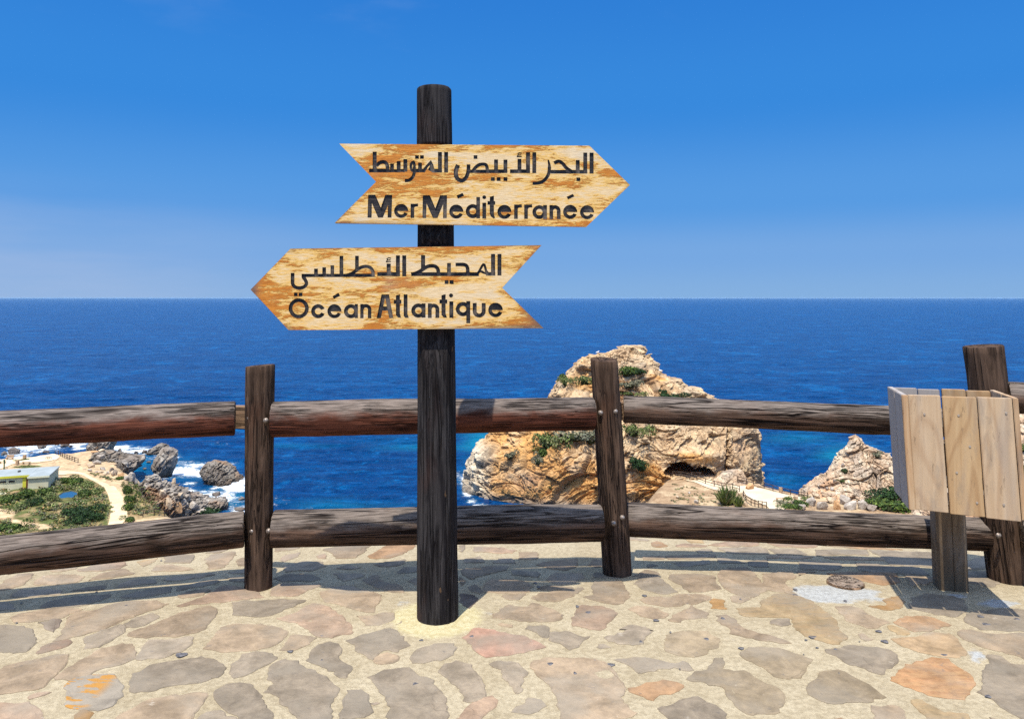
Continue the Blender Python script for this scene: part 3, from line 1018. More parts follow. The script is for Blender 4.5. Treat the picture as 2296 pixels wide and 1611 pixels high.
# ------------------------------------------------------------------ paths, plaza and pond draped on the ground
def drape(name, poly, dz, mat, step=1.2, label=None, parent=None):
    P = [Vector(p) for p in poly]
    area = sum(P[i].x * P[(i + 1) % len(P)].y - P[(i + 1) % len(P)].x * P[i].y for i in range(len(P)))
    if area < 0:
        P = P[::-1]
    # smooth outline
    Q = []
    n = len(P)
    for i in range(n):
        a, b, c, d = P[i - 1], P[i], P[(i + 1) % n], P[(i + 2) % n]
        for t in (0, .25, .5, .75):
            Q.append(.5 * ((2 * b) + (c - a) * t + (2 * a - 5 * b + 4 * c - d) * t * t + (3 * b - a - 3 * c + d) * t ** 3))
    ol = [(q.x, q.y) for q in Q]
    xs = np.arange(min(q[0] for q in ol), max(q[0] for q in ol), step)
    ys = np.arange(min(q[1] for q in ol), max(q[1] for q in ol), step)
    gx, gy = np.meshgrid(xs, ys)
    gx, gy = gx.ravel() + 1e-3, gy.ravel() + 2e-3
    k = in_poly(gx, gy, ol) & (poly_dist(gx, gy, ol) > step * .3)
    pts = [Vector(q) for q in ol] + [Vector((a, b)) for a, b in zip(gx[k], gy[k])]
    r = delaunay_2d_cdt(pts, [], [list(range(len(ol)))], 1, 1e-5)
    V = [(p.x, p.y, down(p.x, p.y) + dz) for p in r[0]]
    me = mesh_py(name, V, r[2], True, mat)
    return link(name, me, parent, label, kind='structure')


def mat_sand(name, a, b):
    m = M(name, .95, .1)
    n = m.noise(m.co((.35, .35, .35), kind='World'), 1, 7, .65)
    n2 = m.noise(m.co((3, 3, 3), kind='World'), 1, 4, .6)
    return m.done(m.mix(m.rng(n, .3, .7), a, b), m.bump(n2, .06))


SANDM = mat_sand('path_sand', (.56, .42, .24), (.68, .53, .33))
PATH = [C2(*p) for p in [(500, 368), (600, 372), (700, 388), (850, 428), (980, 490), (1060, 560), (1105, 620), (1128, 700), (1130, 770), (1085, 815), (1000, 950), (900, 1000), (950, 850), (975, 770), (985, 690), (970, 620), (940, 545), (890, 485), (800, 432),
                             (700, 408), (600, 400), (500, 402)]]
drape('path', onplane(PATH, LOW_Z), .10, SANDM, 1.0)
PLAZA = [L4(*p) for p in [(-250, 330), (0, 305), (300, 290), (560, 272), (760, 262), (940, 275), (1040, 300), (1060, 330), (1000, 370), (880, 410), (700, 450), (500, 465), (250, 500), (100, 540), (-250, 560)]]
drape('plaza', onplane(PLAZA, LOW_Z), .10, mat_sand('plaza_sand', (.62, .48, .30), (.72, .58, .38)), 1.2)
CAVE_PATH = [R1(*p) for p in [(430, 425), (500, 405), (640, 400), (775, 402), (770, 430), (730, 450), (820, 480), (940, 500), (1010, 490), (1160, 522), (1300, 562), (1500, 592), (1420, 622), (1300, 640), (1330, 690), (1230, 720), (1170, 665), (1060, 605),
                               (950, 545), (820, 540), (700, 508), (560, 458)]]
drape('cave_path', onplane(CAVE_PATH, SAD_Z), .10, mat_sand('cave_sand', (.58, .45, .30), (.70, .56, .39)), .9)
mp = M('pond_water', .06, .5)
mpn = mp.noise(mp.co((2, 2, 2), kind='World'), 1, 3)
mp.done((.02, .07, .13), mp.bump(mpn, .02))
pond = thing('pond', 'small dark blue pond among the shrubs by the building', 'pond', tuple(onz(*C2(600, 590), LOW_Z)))
_pp = onplane([C2(*p) for p in [(512, 590), (560, 560), (640, 545), (690, 560), (690, 590), (640, 610), (560, 622), (515, 612)]], LOW_Z)
_w = [(a - pond.location.x, b - pond.location.y, .22) for a, b in _pp]
link('water', mesh_py('water', _w, [list(range(len(_w)))], False, mp.m), pond)
_rim = []
bm = bmesh.new()
_n = len(_w)
for i in range(_n):
    a, b = Vector(_w[i]), Vector(_w[(i + 1) % _n])
    tube_bm(bm, a, b, .12, 6)
link('rim', bm_me('rim', bm, mat_rock('pond_rim', (.12, .12, .06), False)), pond)

# ------------------------------------------------------------------ building on the left lowland
wallm = M('cream_render', .85, .2)
wallm.done(wallm.mix(wallm.rng(wallm.noise(wallm.co((.8, .8, .8)), 1, 5), .3, .7), (.56, .52, .34), (.64, .60, .42)))
roofm = M('roof_sheet', .6, .3)
roofm.done(roofm.mix(roofm.rng(roofm.noise(roofm.co((.6, .6, .6)), 1, 5), .3, .7), (.27, .30, .29), (.34, .37, .36)))
trimm = M('cream_trim', .7, .3)
trimm.done((.75, .72, .50))
yelm = M('yellow_paint', .6, .3)
yelm.done((.62, .58, .06))
darkm = M('dark_opening', .5, .3)
darkm.done((.02, .018, .02))
doorm = M('brown_door', .6, .3)
doorm.done((.12, .035, .02))
A = onz(107.8, 1098, LOW_Z)
bld = thing('building', 'low cream flat-roofed building with a yellow doorway on the left shore', 'building', (A.x, A.y, LOW_Z), (0, 0, math.atan2(-.328, -.945)))
# local x runs left along the front, local y runs towards the viewer (so the back is at negative y)


def bpart(name, b, mat, parent=None, label=None):
    return link(name, bm_me(name, b, mat), parent or bld, label)


bpart('wall', box(0, 3.1, -7.6, 0, -2, 2.35), wallm.m)
bpart('wall', box(3.102, 14, -7.6, -1.7, -2, 2.35), wallm.m)
bpart('roof', box(-.15, 3.2, -7.8, .2, 2.352, 2.55, .03), roofm.m)
bpart('roof', box(3.202, 14.2, -7.8, -1.45, 2.356, 2.56, .03), roofm.m)
bpart('fascia', box(-.18, 3.2, .202, .24, 2.25, 2.56), trimm.m)
bpart('fascia', box(3.25, 14.2, -1.448, -1.40, 2.22, 2.57), yelm.m)
bpart('roof_vent', box(5.4, 5.8, -5.0, -4.4, 2.56, 2.8, .05), darkm.m)
d_ = bpart('doorway', box(3.11, 4.3, -1.698, -1.62, 0, 2.2), yelm.m)
bpart('door', box(3.25, 3.75, -1.62, -1.58, .1, 2.0), doorm.m, d_)
for x0 in (5.4, 6.7):
    w_ = bpart('window', box(x0, x0 + 1.1, -1.698, -1.63, 1.35, 1.85), trimm.m)
    bpart('pane', box(x0 + .08, x0 + 1.02, -1.628, -1.61, 1.42, 1.78), darkm.m, w_)
bpart('step', box(3.0, 12, -1.6, .8, -1.5, .08), trimm.m)

# ------------------------------------------------------------------ rustic fences, benches, litter boxes
rustic = M('far_timber', .9, .15)
rustic.done(rustic.mix(rustic.rng(rustic.noise(rustic.co((3, 3, 3)), 1, 3), .4, .6), (.055, .038, .028), (.11, .08, .06)))


def far_fence(label, pts, h=1.0, rails=(.92, .5), r=.075, group=None):
    P = [hit(*p) for p in pts]
    root = thing('rustic_fence', label, 'fence', tuple(P[0]), group=group)
    for p in P:
        bm = bmesh.new()
        q = p - P[0]
        tube_bm(bm, q - Vector((0, 0, .4)), q + Vector((0, 0, h)), r, 8, r * .85)
        link('post', bm_me('post', bm, rustic.m), root)
    for a, b in zip(P[:-1], P[1:]):
        for k in rails:
            bm = bmesh.new()
            tube_bm(bm, a - P[0] + Vector((0, -.09, h * k)), b - P[0] + Vector((0, -.09, h * k)), r * .75, 6)
            link('rail', bm_me('rail', bm, rustic.m), root)
    return root


far_fence('dark rail fence along the seaward rim of the sandy plaza', [L4(-20, 335), L4(110, 320), L4(260, 308), L4(400, 297), L4(555, 283), L4(700, 272), L4(840, 272), L4(950, 275), L4(1040, 290)], .95, (.95, .5))
far_fence('short dark fence stepping down the sand from the plaza', [L4(1075, 315), L4(1110, 330), L4(1150, 345), L4(1190, 362), L4(1232, 378), L4(1280, 395), L4(1325, 412), L4(1388, 432)], .95, (.9, .5))
far_fence('dark fence on the seaward side of the cave path', [R1(945, 468), R1(1015, 484), R1(1070, 495), R1(1155, 518), R1(1225, 538), R1(1290, 556), R1(1365, 576), R1(1430, 588), R1(1500, 598)], 1.0)
far_fence('dark fence along the near side of the cave path', [R1(430, 428), R1(495, 430), R1(565, 445), R1(622, 460), R1(690, 486), R1(760, 505), R1(820, 522), R1(905, 530), R1(960, 548)], 1.05)
far_fence('dark fence zigzagging down in front of the dwarf palm', [R1(990, 588), R1(1012, 628), R1(1052, 655), R1(1082, 664), R1(1110, 670), R1(1140, 676), R1(1175, 682)], 1.1)
far_fence('brown fence beside the path above the lower rail on the left', [C2(1270, 768), C2(1370, 755), C2(1460, 758), C2(1545, 752), C2(1640, 748)], 1.1)


def bench(x, y, w, label, back=False):
    p = hit(x, y)
    root = thing('bench', label, 'bench', tuple(p))
    W = w * p.y / FPX
    link('seat', bm_me('seat', box(-W / 2, W / 2, -.2, .2, .42, .5), rustic2.m), root)
    for s in (-1, 1):
        link('leg', bm_me('leg', box(s * W * .38 - .08, s * W * .38 + .08, -.18, .18, -.1, .42), rustic2.m), root)
    if back:
        link('backrest', bm_me('backrest', box(-W / 2, W / 2, .2, .26, .55, .95), rustic2.m), root)


rustic2 = M('bench_timber', .85, .2)
rustic2.done((.40, .27, .16))
bench(*L4(170, 375), 16, 'wooden bench at the left end of the sandy plaza', True)
bench(*L4(685, 305), 16, 'wooden bench at the seaward edge of the plaza near the fence')
bench(*L4(468, 458), 18, 'wooden bench on the near edge of the plaza behind the roof')
bench(*L4(45, 450), 13, 'wooden bench at the left photo edge behind the building')
bench(*R1(612, 412), 24, 'picnic bench in front of the cave mouth')
bench(*R1(1285, 620), 20, 'low wooden bench on the sand right of the cave path')
for (x, y), l in ((L4(308, 470), 'small brown litter box on the near side of the plaza'), (L4(435, 370), 'small brown litter box in the middle of the plaza'), (R1(1287, 556), 'pale box on the seaward path fence')):
    p = hit(x, y)
    rb = thing('litter_box', l, 'litter box', tuple(p))
    link('body', bm_me('body', box(-.25, .25, -.25, .25, .15, .95, .02), rustic2.m), rb)
    link('stand', bm_me('stand', box(-.08, .08, -.08, .08, -.1, .15), rustic2.m), rb)
p = hit(*L4(862, 372))
br = thing('bicycle_rack', 'small curved metal rack at the right end of the plaza', 'rack', tuple(p))
for k in range(3):
    bm = bmesh.new()
    pts_ = [Vector((k * .35 - .35, .5 * math.cos(a), .55 * math.sin(a))) for a in np.linspace(0, math.pi, 9)]
    for a, b in zip(pts_[:-1], pts_[1:]):
        tube_bm(bm, a, b, .04, 6)
    link('hoop', bm_me('hoop', bm, rustic.m), br)
p = hit(*L4(72, 545))
pst = M('green_post_paint', .6, .3)
pst.done((.02, .09, .035))
gp = thing('green_post', 'short green post behind the building roof', 'post', tuple(p))
bm = bmesh.new()
tube_bm(bm, (0, 0, -.3), (0, 0, 1.6), .12, 8)
link('shaft', bm_me('shaft', bm, pst.m), gp)
bm = bmesh.new()
tube_bm(bm, (0, 0, 1.6), (0, 0, 1.85), .19, 8, .15)
link('cap', bm_me('cap', bm, pst.m), gp)

# ------------------------------------------------------------------ shrubs
leafm = M('leaves', .75, .2)
leafm.done(leafm.mix(1.0, leafm.attr('Col'), leafm.mix(leafm.rng(leafm.noise(leafm.co((.9, .9, .9), kind='World'), 1, 3), .35, .65), (.75, .75, .75), (1.3, 1.25, 1.1)), 'MULTIPLY'))
leafm.b.inputs['Subsurface Weight'].default_value = 0


def leaf_mesh(name, n, size, cols, spiky=False, seed=0, lumps=7, flat=.75):
    r = np.random.default_rng(seed)
    cen = r.normal(size=(lumps, 3)) * np.array([.42, .42, .22])
    cen[:, 2] = np.abs(cen[:, 2])
    rad = r.uniform(.32, .55, lumps)
    V, F, C = [], [], []
    for i in range(n):
        k = r.integers(lumps)
        d = r.normal(size=3)
        d /= np.linalg.norm(d)
        if d[2] < -.3:
            d[2] *= -1
        p = cen[k] + d * rad[k] * r.uniform(.75, 1.08)
        p[2] = max(p[2] * flat + .1, .02)
        if spiky:
            t = np.array([d[0], d[1], abs(d[2]) + .9])
            t /= np.linalg.norm(t)
            s = np.cross(t, r.normal(size=3))
            s /= np.linalg.norm(s)
            L, W = size * r.uniform(1.5, 3.0), size * .22
            b = cen[k] * .4
            b[2] = .02
            q = [b - s * W, b + s * W, b + t * L]
            V += q
            F.append((3 * i, 3 * i + 1, 3 * i + 2))
            nv = 3
        else:
            nrm = d + r.normal(size=3) * .6
            nrm /= np.linalg.norm(nrm)
            a = np.cross(nrm, r.normal(size=3))
            a /= np.linalg.norm(a)
            b = np.cross(nrm, a)
            s1, s2 = size * r.uniform(.6, 1.3), size * r.uniform(.4, .8)
            V += [p - a * s1, p + b * s2, p + a * s1, p - b * s2]
            F.append((4 * i, 4 * i + 1, 4 * i + 2, 4 * i + 3))
            nv = 4
        c = np.array(cols[r.integers(len(cols))]) * r.uniform(.65, 1.25)
        C += [c] * nv
    # a dark woody heart so the ground does not show straight through
    me = mesh_py(name, V, F, False, leafm.m)
    set_col(me, np.array(C))
    return me


GR1 = [(.045, .085, .018), (.07, .115, .022), (.03, .055, .015), (.10, .14, .03)]
GR2 = [(.11, .15, .04), (.15, .19, .06), (.07, .10, .03), (.19, .19, .09)]
GR3 = [(.022, .05, .016), (.03, .07, .018), (.015, .032, .012)]
GR4 = [(.16, .17, .11), (.12, .13, .09), (.22, .20, .13)]
LEAF = {'mid': [leaf_mesh('leaves', 900, .085, GR1, seed=1), leaf_mesh('leaves', 900, .085, GR1, seed=2)], 'light': [leaf_mesh('leaves', 800, .09, GR2, seed=3), leaf_mesh('leaves', 800, .09, GR2, seed=4)],
        'dark': [leaf_mesh('leaves', 1300, .07, GR3, seed=5), leaf_mesh('leaves', 1300, .07, GR3, seed=6)], 'grey': [leaf_mesh('leaves', 700, .085, GR4, seed=7)], 'spiky': [leaf_mesh('leaves', 260, .45, GR2 + GR1, True, seed=8, lumps=6)]}
stemm = M('woody_stem', .9, .1)
stemm.done((.10, .07, .04))
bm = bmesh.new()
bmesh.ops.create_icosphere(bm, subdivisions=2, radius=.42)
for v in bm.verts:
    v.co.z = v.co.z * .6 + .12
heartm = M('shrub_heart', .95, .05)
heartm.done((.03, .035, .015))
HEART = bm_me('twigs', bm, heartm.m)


def shrub(x, y, w, h, kind, label, name='shrub', group=None, cat='shrub'):
    p = hit(x, y)
    sc = p.y / FPX
    root = thing(name, label, cat, tuple(p), (0, 0, random.uniform(0, 6.28)), group)
    S = (w * sc / 1.7, w * sc / 1.7, h * sc / .85)
    link('foliage', random.choice(LEAF[kind]), root, scale=S)
    if kind != 'spiky':
        link('twigs', HEART, root, scale=S)
    return root


# vegetation on the big rock
for (x, y, w, h, k, l) in [(1268, 862, 26, 24, 'light', 'yellow-green succulent clump high on the left flank of the big rock'), (1262, 850, 20, 16, 'mid', 'dark bush at the upper left outline of the big rock'),
                           (1310, 860, 34, 18, 'light', 'straggly green plants left of the second fence post on the rock'), (1404, 840, 46, 24, 'mid', 'green bush just right of the second post top'),
                           (1432, 838, 26, 14, 'dark', 'darker bush touching the right of the bush beside the post top'), (1410, 868, 40, 18, 'grey', 'greyish plants below the bush beside the post top'),
                           (1410, 886, 36, 12, 'light', 'thin green plants just above the rail right of the second post'), (1512, 896, 52, 18, 'dark', 'rounded dark bush at the foot of the right shoulder of the big rock'),
                           (1486, 886, 14, 16, 'dark', 'small dark bush in the cleft of the big rock'), (1228, 1000, 46, 38, 'light', 'bright green succulents below the rail on the big rock'),
                           (1290, 984, 80, 28, 'grey', 'long grey-green scrub band under the upper rail'), (1325, 990, 40, 40, 'grey', 'grey scrub just left of the second post under the upper rail'),
                           (1218, 1022, 30, 22, 'mid', 'dark green plant below the bright succulents'), (1206, 1038, 24, 22, 'grey', 'grey scrub trailing down the big rock'), (1143, 1026, 24, 18, 'grey', 'small grey-green bush on the left face of the big rock'),
                           (1438, 1052, 36, 26, 'dark', 'dark bush in the notch right of the second post'), (1420, 975, 40, 30, 'light', 'green plants right of the second post under the rail'),
                           (1234, 1094, 14, 6, 'dark', 'tiny dark tuft low on the big rock')]:
    shrub(x, y, w * 1.12, h * 1.15, k, l)
for (x, y, w, h, k, l) in [(*R1(860, 650), 50, 30, 'spiky', 'spiky dwarf palm below the cave path'), (*R1(950, 665), 30, 18, 'spiky', 'smaller spiky palm clump right of the dwarf palm'),
                           (*R1(2080, 620), 80, 30, 'dark', 'dark green bush left of the bin, upper one'), (*R1(2170, 690), 90, 34, 'mid', 'brighter green bush at the bottom left corner of the bin'), (*R1(2050, 660), 50, 24, 'mid', 'green bush between the boulders and the bin'),
                           (*R1(1390, 675), 44, 14, 'mid', 'low green mat left of the boulder pile'), (*R1(1450, 650), 40, 14, 'mid', 'low green mat touching the boulder pile'), (*R1(1300, 640), 26, 10, 'grey', 'grey-green tuft beside the low bench'),
                           (*R1(1340, 610), 20, 8, 'light', 'small pale green tuft at the end of the seaward fence'), (*R1(1470, 605), 20, 8, 'light', 'pale green tuft where the seaward fence ends'), (*R1(1800, 395), 18, 12, 'dark', 'dark tuft on the left flank of the right-hand peak'),
                           (*R1(1775, 470), 14, 9, 'mid', 'little green tuft on the orange slope of the right-hand peak'), (*R1(2050, 270), 22, 14, 'grey', 'grey-green scrub near the top of the right-hand peak'),
                           (2290, 1010, 26, 22, 'light', 'green shrub at the right photo edge beside the bin, upper one'), (2292, 1060, 26, 22, 'mid', 'green shrub at the right photo edge beside the bin, lower one')]:
    shrub(x, y, w, h, k, l, name='dwarf_palm' if k == 'spiky' else 'shrub')
# left lowland
for (x, y, w, h, k, l) in [(*C2(770, 760), 62, 28, 'dark', 'large dark green spreading bush left of the curving path'), (*C2(880, 790), 40, 22, 'dark', 'dark green bush at the path edge, near end'), (*C2(700, 820), 40, 20, 'dark', 'dark green bush at the near left of the spreading bush'),
                           (*C2(640, 740), 36, 20, 'dark', 'dark green bush left of the spreading bush'), (*C2(1130, 560), 24, 26, 'mid', 'green shrub on the outer edge of the path bend, far one'), (*C2(1150, 640), 26, 24, 'mid', 'green shrub on the outer edge of the path bend, middle one'),
                           (*C2(1150, 700), 26, 20, 'mid', 'green shrub on the outer edge of the path bend, near one'), (*C2(1160, 800), 30, 12, 'mid', 'low green shrub beside the path above the lower rail'), (*C2(1840, 742), 40, 18, 'dark', 'rounded dark bush among the shore boulders above the rail'),
                           (*C2(230, 600), 44, 26, 'mid', 'dark leafy shrub in front of the doorway'), (*C2(380, 580), 40, 24, 'mid', 'leafy shrub in front of the white wall corner'), (*C2(90, 640), 44, 24, 'mid', 'leafy shrub at the far left below the building'),
                           (*C2(580, 460), 30, 16, 'mid', 'green bush against the right side wall of the building'), (*C2(680, 470), 40, 18, 'mid', 'green bush inside the path bend, far one'), (*C2(780, 500), 34, 18, 'light', 'light green bush inside the path bend'),
                           (*C2(850, 575), 28, 20, 'light', 'pale green succulent bush by the path bend'), (*C2(750, 580), 34, 20, 'mid', 'grassy green bush right of the pond'), (*C2(430, 620), 34, 20, 'light', 'yellow-green bush left of the pond'),
                           (*C2(200, 690), 40, 18, 'light', 'yellow-green shrub low at the left'), (*C2(300, 660), 30, 20, 'dark', 'dark green shrub between the yellow-green ones'), (*C2(80, 880), 50, 20, 'mid', 'green shrub at the lower left corner above the rail'),
                           (*C2(190, 890), 30, 12, 'light', 'low light green shrub above the rail at the left'), (*C2(1060, 432), 22, 8, 'mid', 'low green scrub on the far side of the path'), (*C2(500, 490), 24, 10, 'grey', 'grey bush at the foot of the side wall'),
                           (*C2(230, 262), 24, 5, 'mid', 'flat green patch of plants in the middle of the plaza')]:
    shrub(x, y, w, h, k, l)
# uncountable low scrub over the lowland: one joined mass
LP = leaf_mesh('leaves', 60, .16, GR1 + GR2 + GR4 + [(.20, .16, .08)], seed=12, lumps=3)
base = np.array([v.co[:] for v in LP.vertices])
bcol = np.zeros(len(base) * 4, np.float32)
LP.color_attributes['Col'].data.foreach_get('color', bcol)
bcol = bcol.reshape(-1, 4)[:, :3]
VV, CC = [], []
rs = np.random.default_rng(99)
regions = [([C2(-100, 480), C2(480, 500), C2(560, 420), C2(800, 435), C2(920, 510), C2(975, 650), C2(955, 820), C2(500, 860), C2(150, 700), C2(-100, 690)], 300, 3.0), ([C2(-100, 800), C2(80, 800), C2(300, 870), C2(600, 860), C2(960, 830), C2(900, 960), C2(-100, 1000)], 90, 2.6),
           ([C2(1075, 450), C2(1200, 465), C2(1320, 510), C2(1420, 650), C2(1440, 740), C2(1160, 760), C2(1140, 640)], 110, 2.2), ([C2(760, 380), C2(1010, 450), C2(1060, 480), C2(1000, 430), C2(850, 385)], 40, 1.4),
           ([C2(110, 325), C2(200, 308), C2(345, 310), C2(200, 333)], 40, 1.0), ([R1(430, 470), R1(700, 540), R1(960, 580), R1(980, 660), R1(420, 680)], 60, 1.6), ([R1(1240, 620), R1(1500, 600), R1(1500, 660), R1(1300, 680)], 40, 1.5)]
for poly, cnt, sz in regions:
    a = np.array(poly)
    m_ = 0
    while m_ < cnt:
        x, y = rs.uniform(a[:, 0].min(), a[:, 0].max()), rs.uniform(a[:, 1].min(), a[:, 1].max())
        if not in_poly(np.array([x]), np.array([y]), poly)[0]:
            continue
        m_ += 1
        if in_poly(np.array([x]), np.array([y]), PATH)[0] or poly_dist(np.array([x]), np.array([y]), PATH)[0] < 8:
            continue
        if in_poly(np.array([x]), np.array([y]), [C2(490, 545), C2(700, 535), C2(710, 600), C2(640, 625), C2(500, 630)])[0]:
            continue
        p = hit(x, y)
        s = rs.uniform(.35, 1.0) * sz * .42
        an = rs.uniform(0, 6.28)
        B = base * np.array([s, s, s * rs.uniform(.5, .9)])
        B = np.stack([B[:, 0] * math.cos(an) - B[:, 1] * math.sin(an), B[:, 0] * math.sin(an) + B[:, 1] * math.cos(an), B[:, 2]], 1) + np.array(p[:])
        VV.append(B)
        CC.append(bcol * rs.uniform(.7, 1.3) * np.array([1, 1, 1]) * (np.array([1.35, 1.05, .85]) if rs.random() < .25 else 1))
VV = np.concatenate(VV)
me = mesh_np('scrub', VV, np.arange(len(VV)).reshape(-1, 4), False, leafm.m)
set_col(me, np.concatenate(CC))
link('ground_scrub', me, kind='stuff', label='low mixed green and dry scrub covering the lowland', cat='scrub')

# gulls on top of the big rock
gm = M('gull_white', .7, .2)
gm.done((.82, .82, .80))


def gull(x, y, face, label):
    p = hit(x, y)
    bm = bmesh.new()
    prof = [(-.34, .01, .16), (-.22, .05, .17), (-.05, .11, .18), (.08, .12, .20), (.17, .085, .26), (.22, .06, .34), (.27, .062, .38), (.32, .04, .38), (.38, .012, .365)]
    ringsv = []
    for a, r, z in prof:
        ringsv.append([bm.verts.new((a, math.cos(t) * r, z + math.sin(t) * r)) for t in (2 * math.pi * k / 10 for k in range(10))])
    for a, b in zip(ringsv[:-1], ringsv[1:]):
        for k in range(10):
            bm.faces.new((a[k], a[(k + 1) % 10], b[(k + 1) % 10], b[k]))
    bm.faces.new(ringsv[0][::-1])
    bm.faces.new(ringsv[-1])
    for s in (-1, 1):
        tube_bm(bm, (0, s * .04, .12), (.01, s * .04, -.02), .012, 5)
    o = link('gull', bm_me('gull', bm, gm.m, True), None, label, 'bird', None, None, tuple(p), (0, 0, face), 1.3)
    return o


gull(1339, 792, .4, 'tiny white gull on the upper left crest of the big rock')
gull(1480, 833, 2.6, 'tiny white gull on the right shoulder of the big rock')


# ------------------------------------------------------------------ sea air: far water pales towards the horizon
hz = bpy.data.materials.new('haze_air')
hz.use_nodes = True
for n in list(hz.node_tree.nodes):
    if n.type != 'OUTPUT_MATERIAL':
        hz.node_tree.nodes.remove(n)
pv = hz.node_tree.nodes.new('ShaderNodeVolumePrincipled')
pv.inputs['Color'].default_value = (.50, .76, 1.0, 1)
pv.inputs['Density'].default_value = 1.7e-5
pv.inputs['Anisotropy'].default_value = .1
hz.node_tree.links.new(pv.outputs[0], [n for n in hz.node_tree.nodes if n.type == 'OUTPUT_MATERIAL'][0].inputs['Volume'])
link('haze', bm_me('haze', box(-95000, 95000, -60, 75000, -43, 4.0), hz), kind='stuff')


# ================================================================== THE TERRACE: mortar bed and one object per stone
def edge_y(x):
    return 5.60 - 0.034 * (x - .8) ** 2


def ground_h(x, y):
    x, y = np.atleast_1d(x).astype(float), np.atleast_1d(y).astype(float)
    P = np.stack([x, y, np.zeros_like(x)], 1)
    t = np.maximum(0, y - 3.85)
    return fbm(P * 2.2, 3, 400) * .007 + fbm(P * 7, 2, 404) * .0022 - .07 * t * t / (t + .15)


mm = M('mortar', .95, .12)
v_ = mm.co((1, 1, 1), kind='World')
a_ = mm.noise(v_, 3.0, 6, .6)
b_ = mm.noise(v_, 38, 5, .7)
c_ = mm.noise(v_, 160, 3, .7)
colr = mm.mix(mm.rng(a_, .3, .7), (.385, .315, .205), (.465, .392, .268))
colr = mm.mix(mm.rng(b_, .34, .66), mm.mix(1.0, colr, (.80, .78, .74), 'MULTIPLY'), mm.mix(1.0, colr, (1.08, 1.08, 1.06), 'MULTIPLY'))
colr = mm.mix(mm.rng(mm.voro(v_, 60), 0, .14, .55, 0), colr, (.16, .12, .09))
colr = mm.mix(mm.rng(mm.noise(mm.co((1, 1, 1), (3.3, 1, 0), kind='World'), 13, 4, .6), .66, .74, 0, .35), colr, (.34, .29, .22))
# whitish cement left where the old post stood and by the bin foot; yellowish fresh mortar round the signpost
wp = mm.attr('white', 'Fac')
wn = mm.noise(v_, 9, 6, .7)
colr = mm.mix(mm.rng(mm.math('ADD', wp, mm.math('MULTIPLY', mm.math('SUBTRACT', wn, .5), 1.1)), .38, .62), colr, mm.mix(mm.rng(b_, .35, .65), (.33, .325, .30), (.46, .46, .43)))
yp = mm.attr('yellow', 'Fac')
colr = mm.mix(mm.rng(mm.math('ADD', yp, mm.math('MULTIPLY', mm.math('SUBTRACT', wn, .5), .8)), .3, .7), colr, mm.mix(mm.rng(b_, .35, .65), (.46, .385, .20), (.56, .495, .30)))
hh = mm.math('ADD', mm.math('MULTIPLY', b_, .7), mm.math('MULTIPLY', c_, .35))
MORTAR = mm.done(colr, mm.bump(hh, .016, 1.0))

xs = np.arange(-7.5, 7.51, .05)
ys = np.linspace(0, 1, 190)
X, T = np.meshgrid(xs, ys)
Y = -2.5 + (edge_y(X) + 2.5) * T
x, y = X.ravel(), Y.ravel()
nx, ny = len(xs), len(ys)
i = np.arange(ny - 1)[:, None] * nx + np.arange(nx - 1)[None, :]
F = np.stack([i, i + 1, i + nx + 1, i + nx], -1).reshape(-1, 4)
z = ground_h(x, y)
post_base = onz(982.5, 1384, 0)
z += .012 * np.exp(-(((x - post_base.x) ** 2 + (y - post_base.y) ** 2) / .03))
V = np.stack([x, y, z], 1)
# slab sides
n0 = len(V)
rim = np.stack([xs, edge_y(xs), np.full(nx, -2.6)], 1)
V = np.vstack([V, rim])
tops = (ny - 1) * nx + np.arange(nx)
side = np.stack([tops[:-1], tops[1:], n0 + np.arange(1, nx), n0 + np.arange(nx - 1)], 1)
F = np.vstack([F, side])
me = mesh_np('paving', V, F, True, MORTAR)
wh = np.zeros(len(V))
stump_c = onz(1893, 1306, 0)
for (u_, v2, rx, ry, s) in [(1870, 1330, 115, 24, 1.0), (1960, 1345, 90, 14, .5), (2240, 1352, 50, 12, .9), (2190, 1470, 30, 28, .7), (950, 1415, 40, 10, .6), (1090, 1375, 40, 10, .5), (900, 1350, 50, 10, .45), (2140, 1335, 40, 8, .7)]:
    uu, vv = proj(V)
    wh = np.maximum(wh, s * np.exp(-((uu - u_) / rx) ** 2 - ((vv - v2) / ry) ** 2))
set_f(me, 'white', wh)
dd = np.hypot(V[:, 0] - post_base.x, V[:, 1] - post_base.y)
set_f(me, 'yellow', np.clip(1.15 * np.exp(-(dd / .235) ** 4), 0, 1))
paving = link('paving', me, kind='structure')

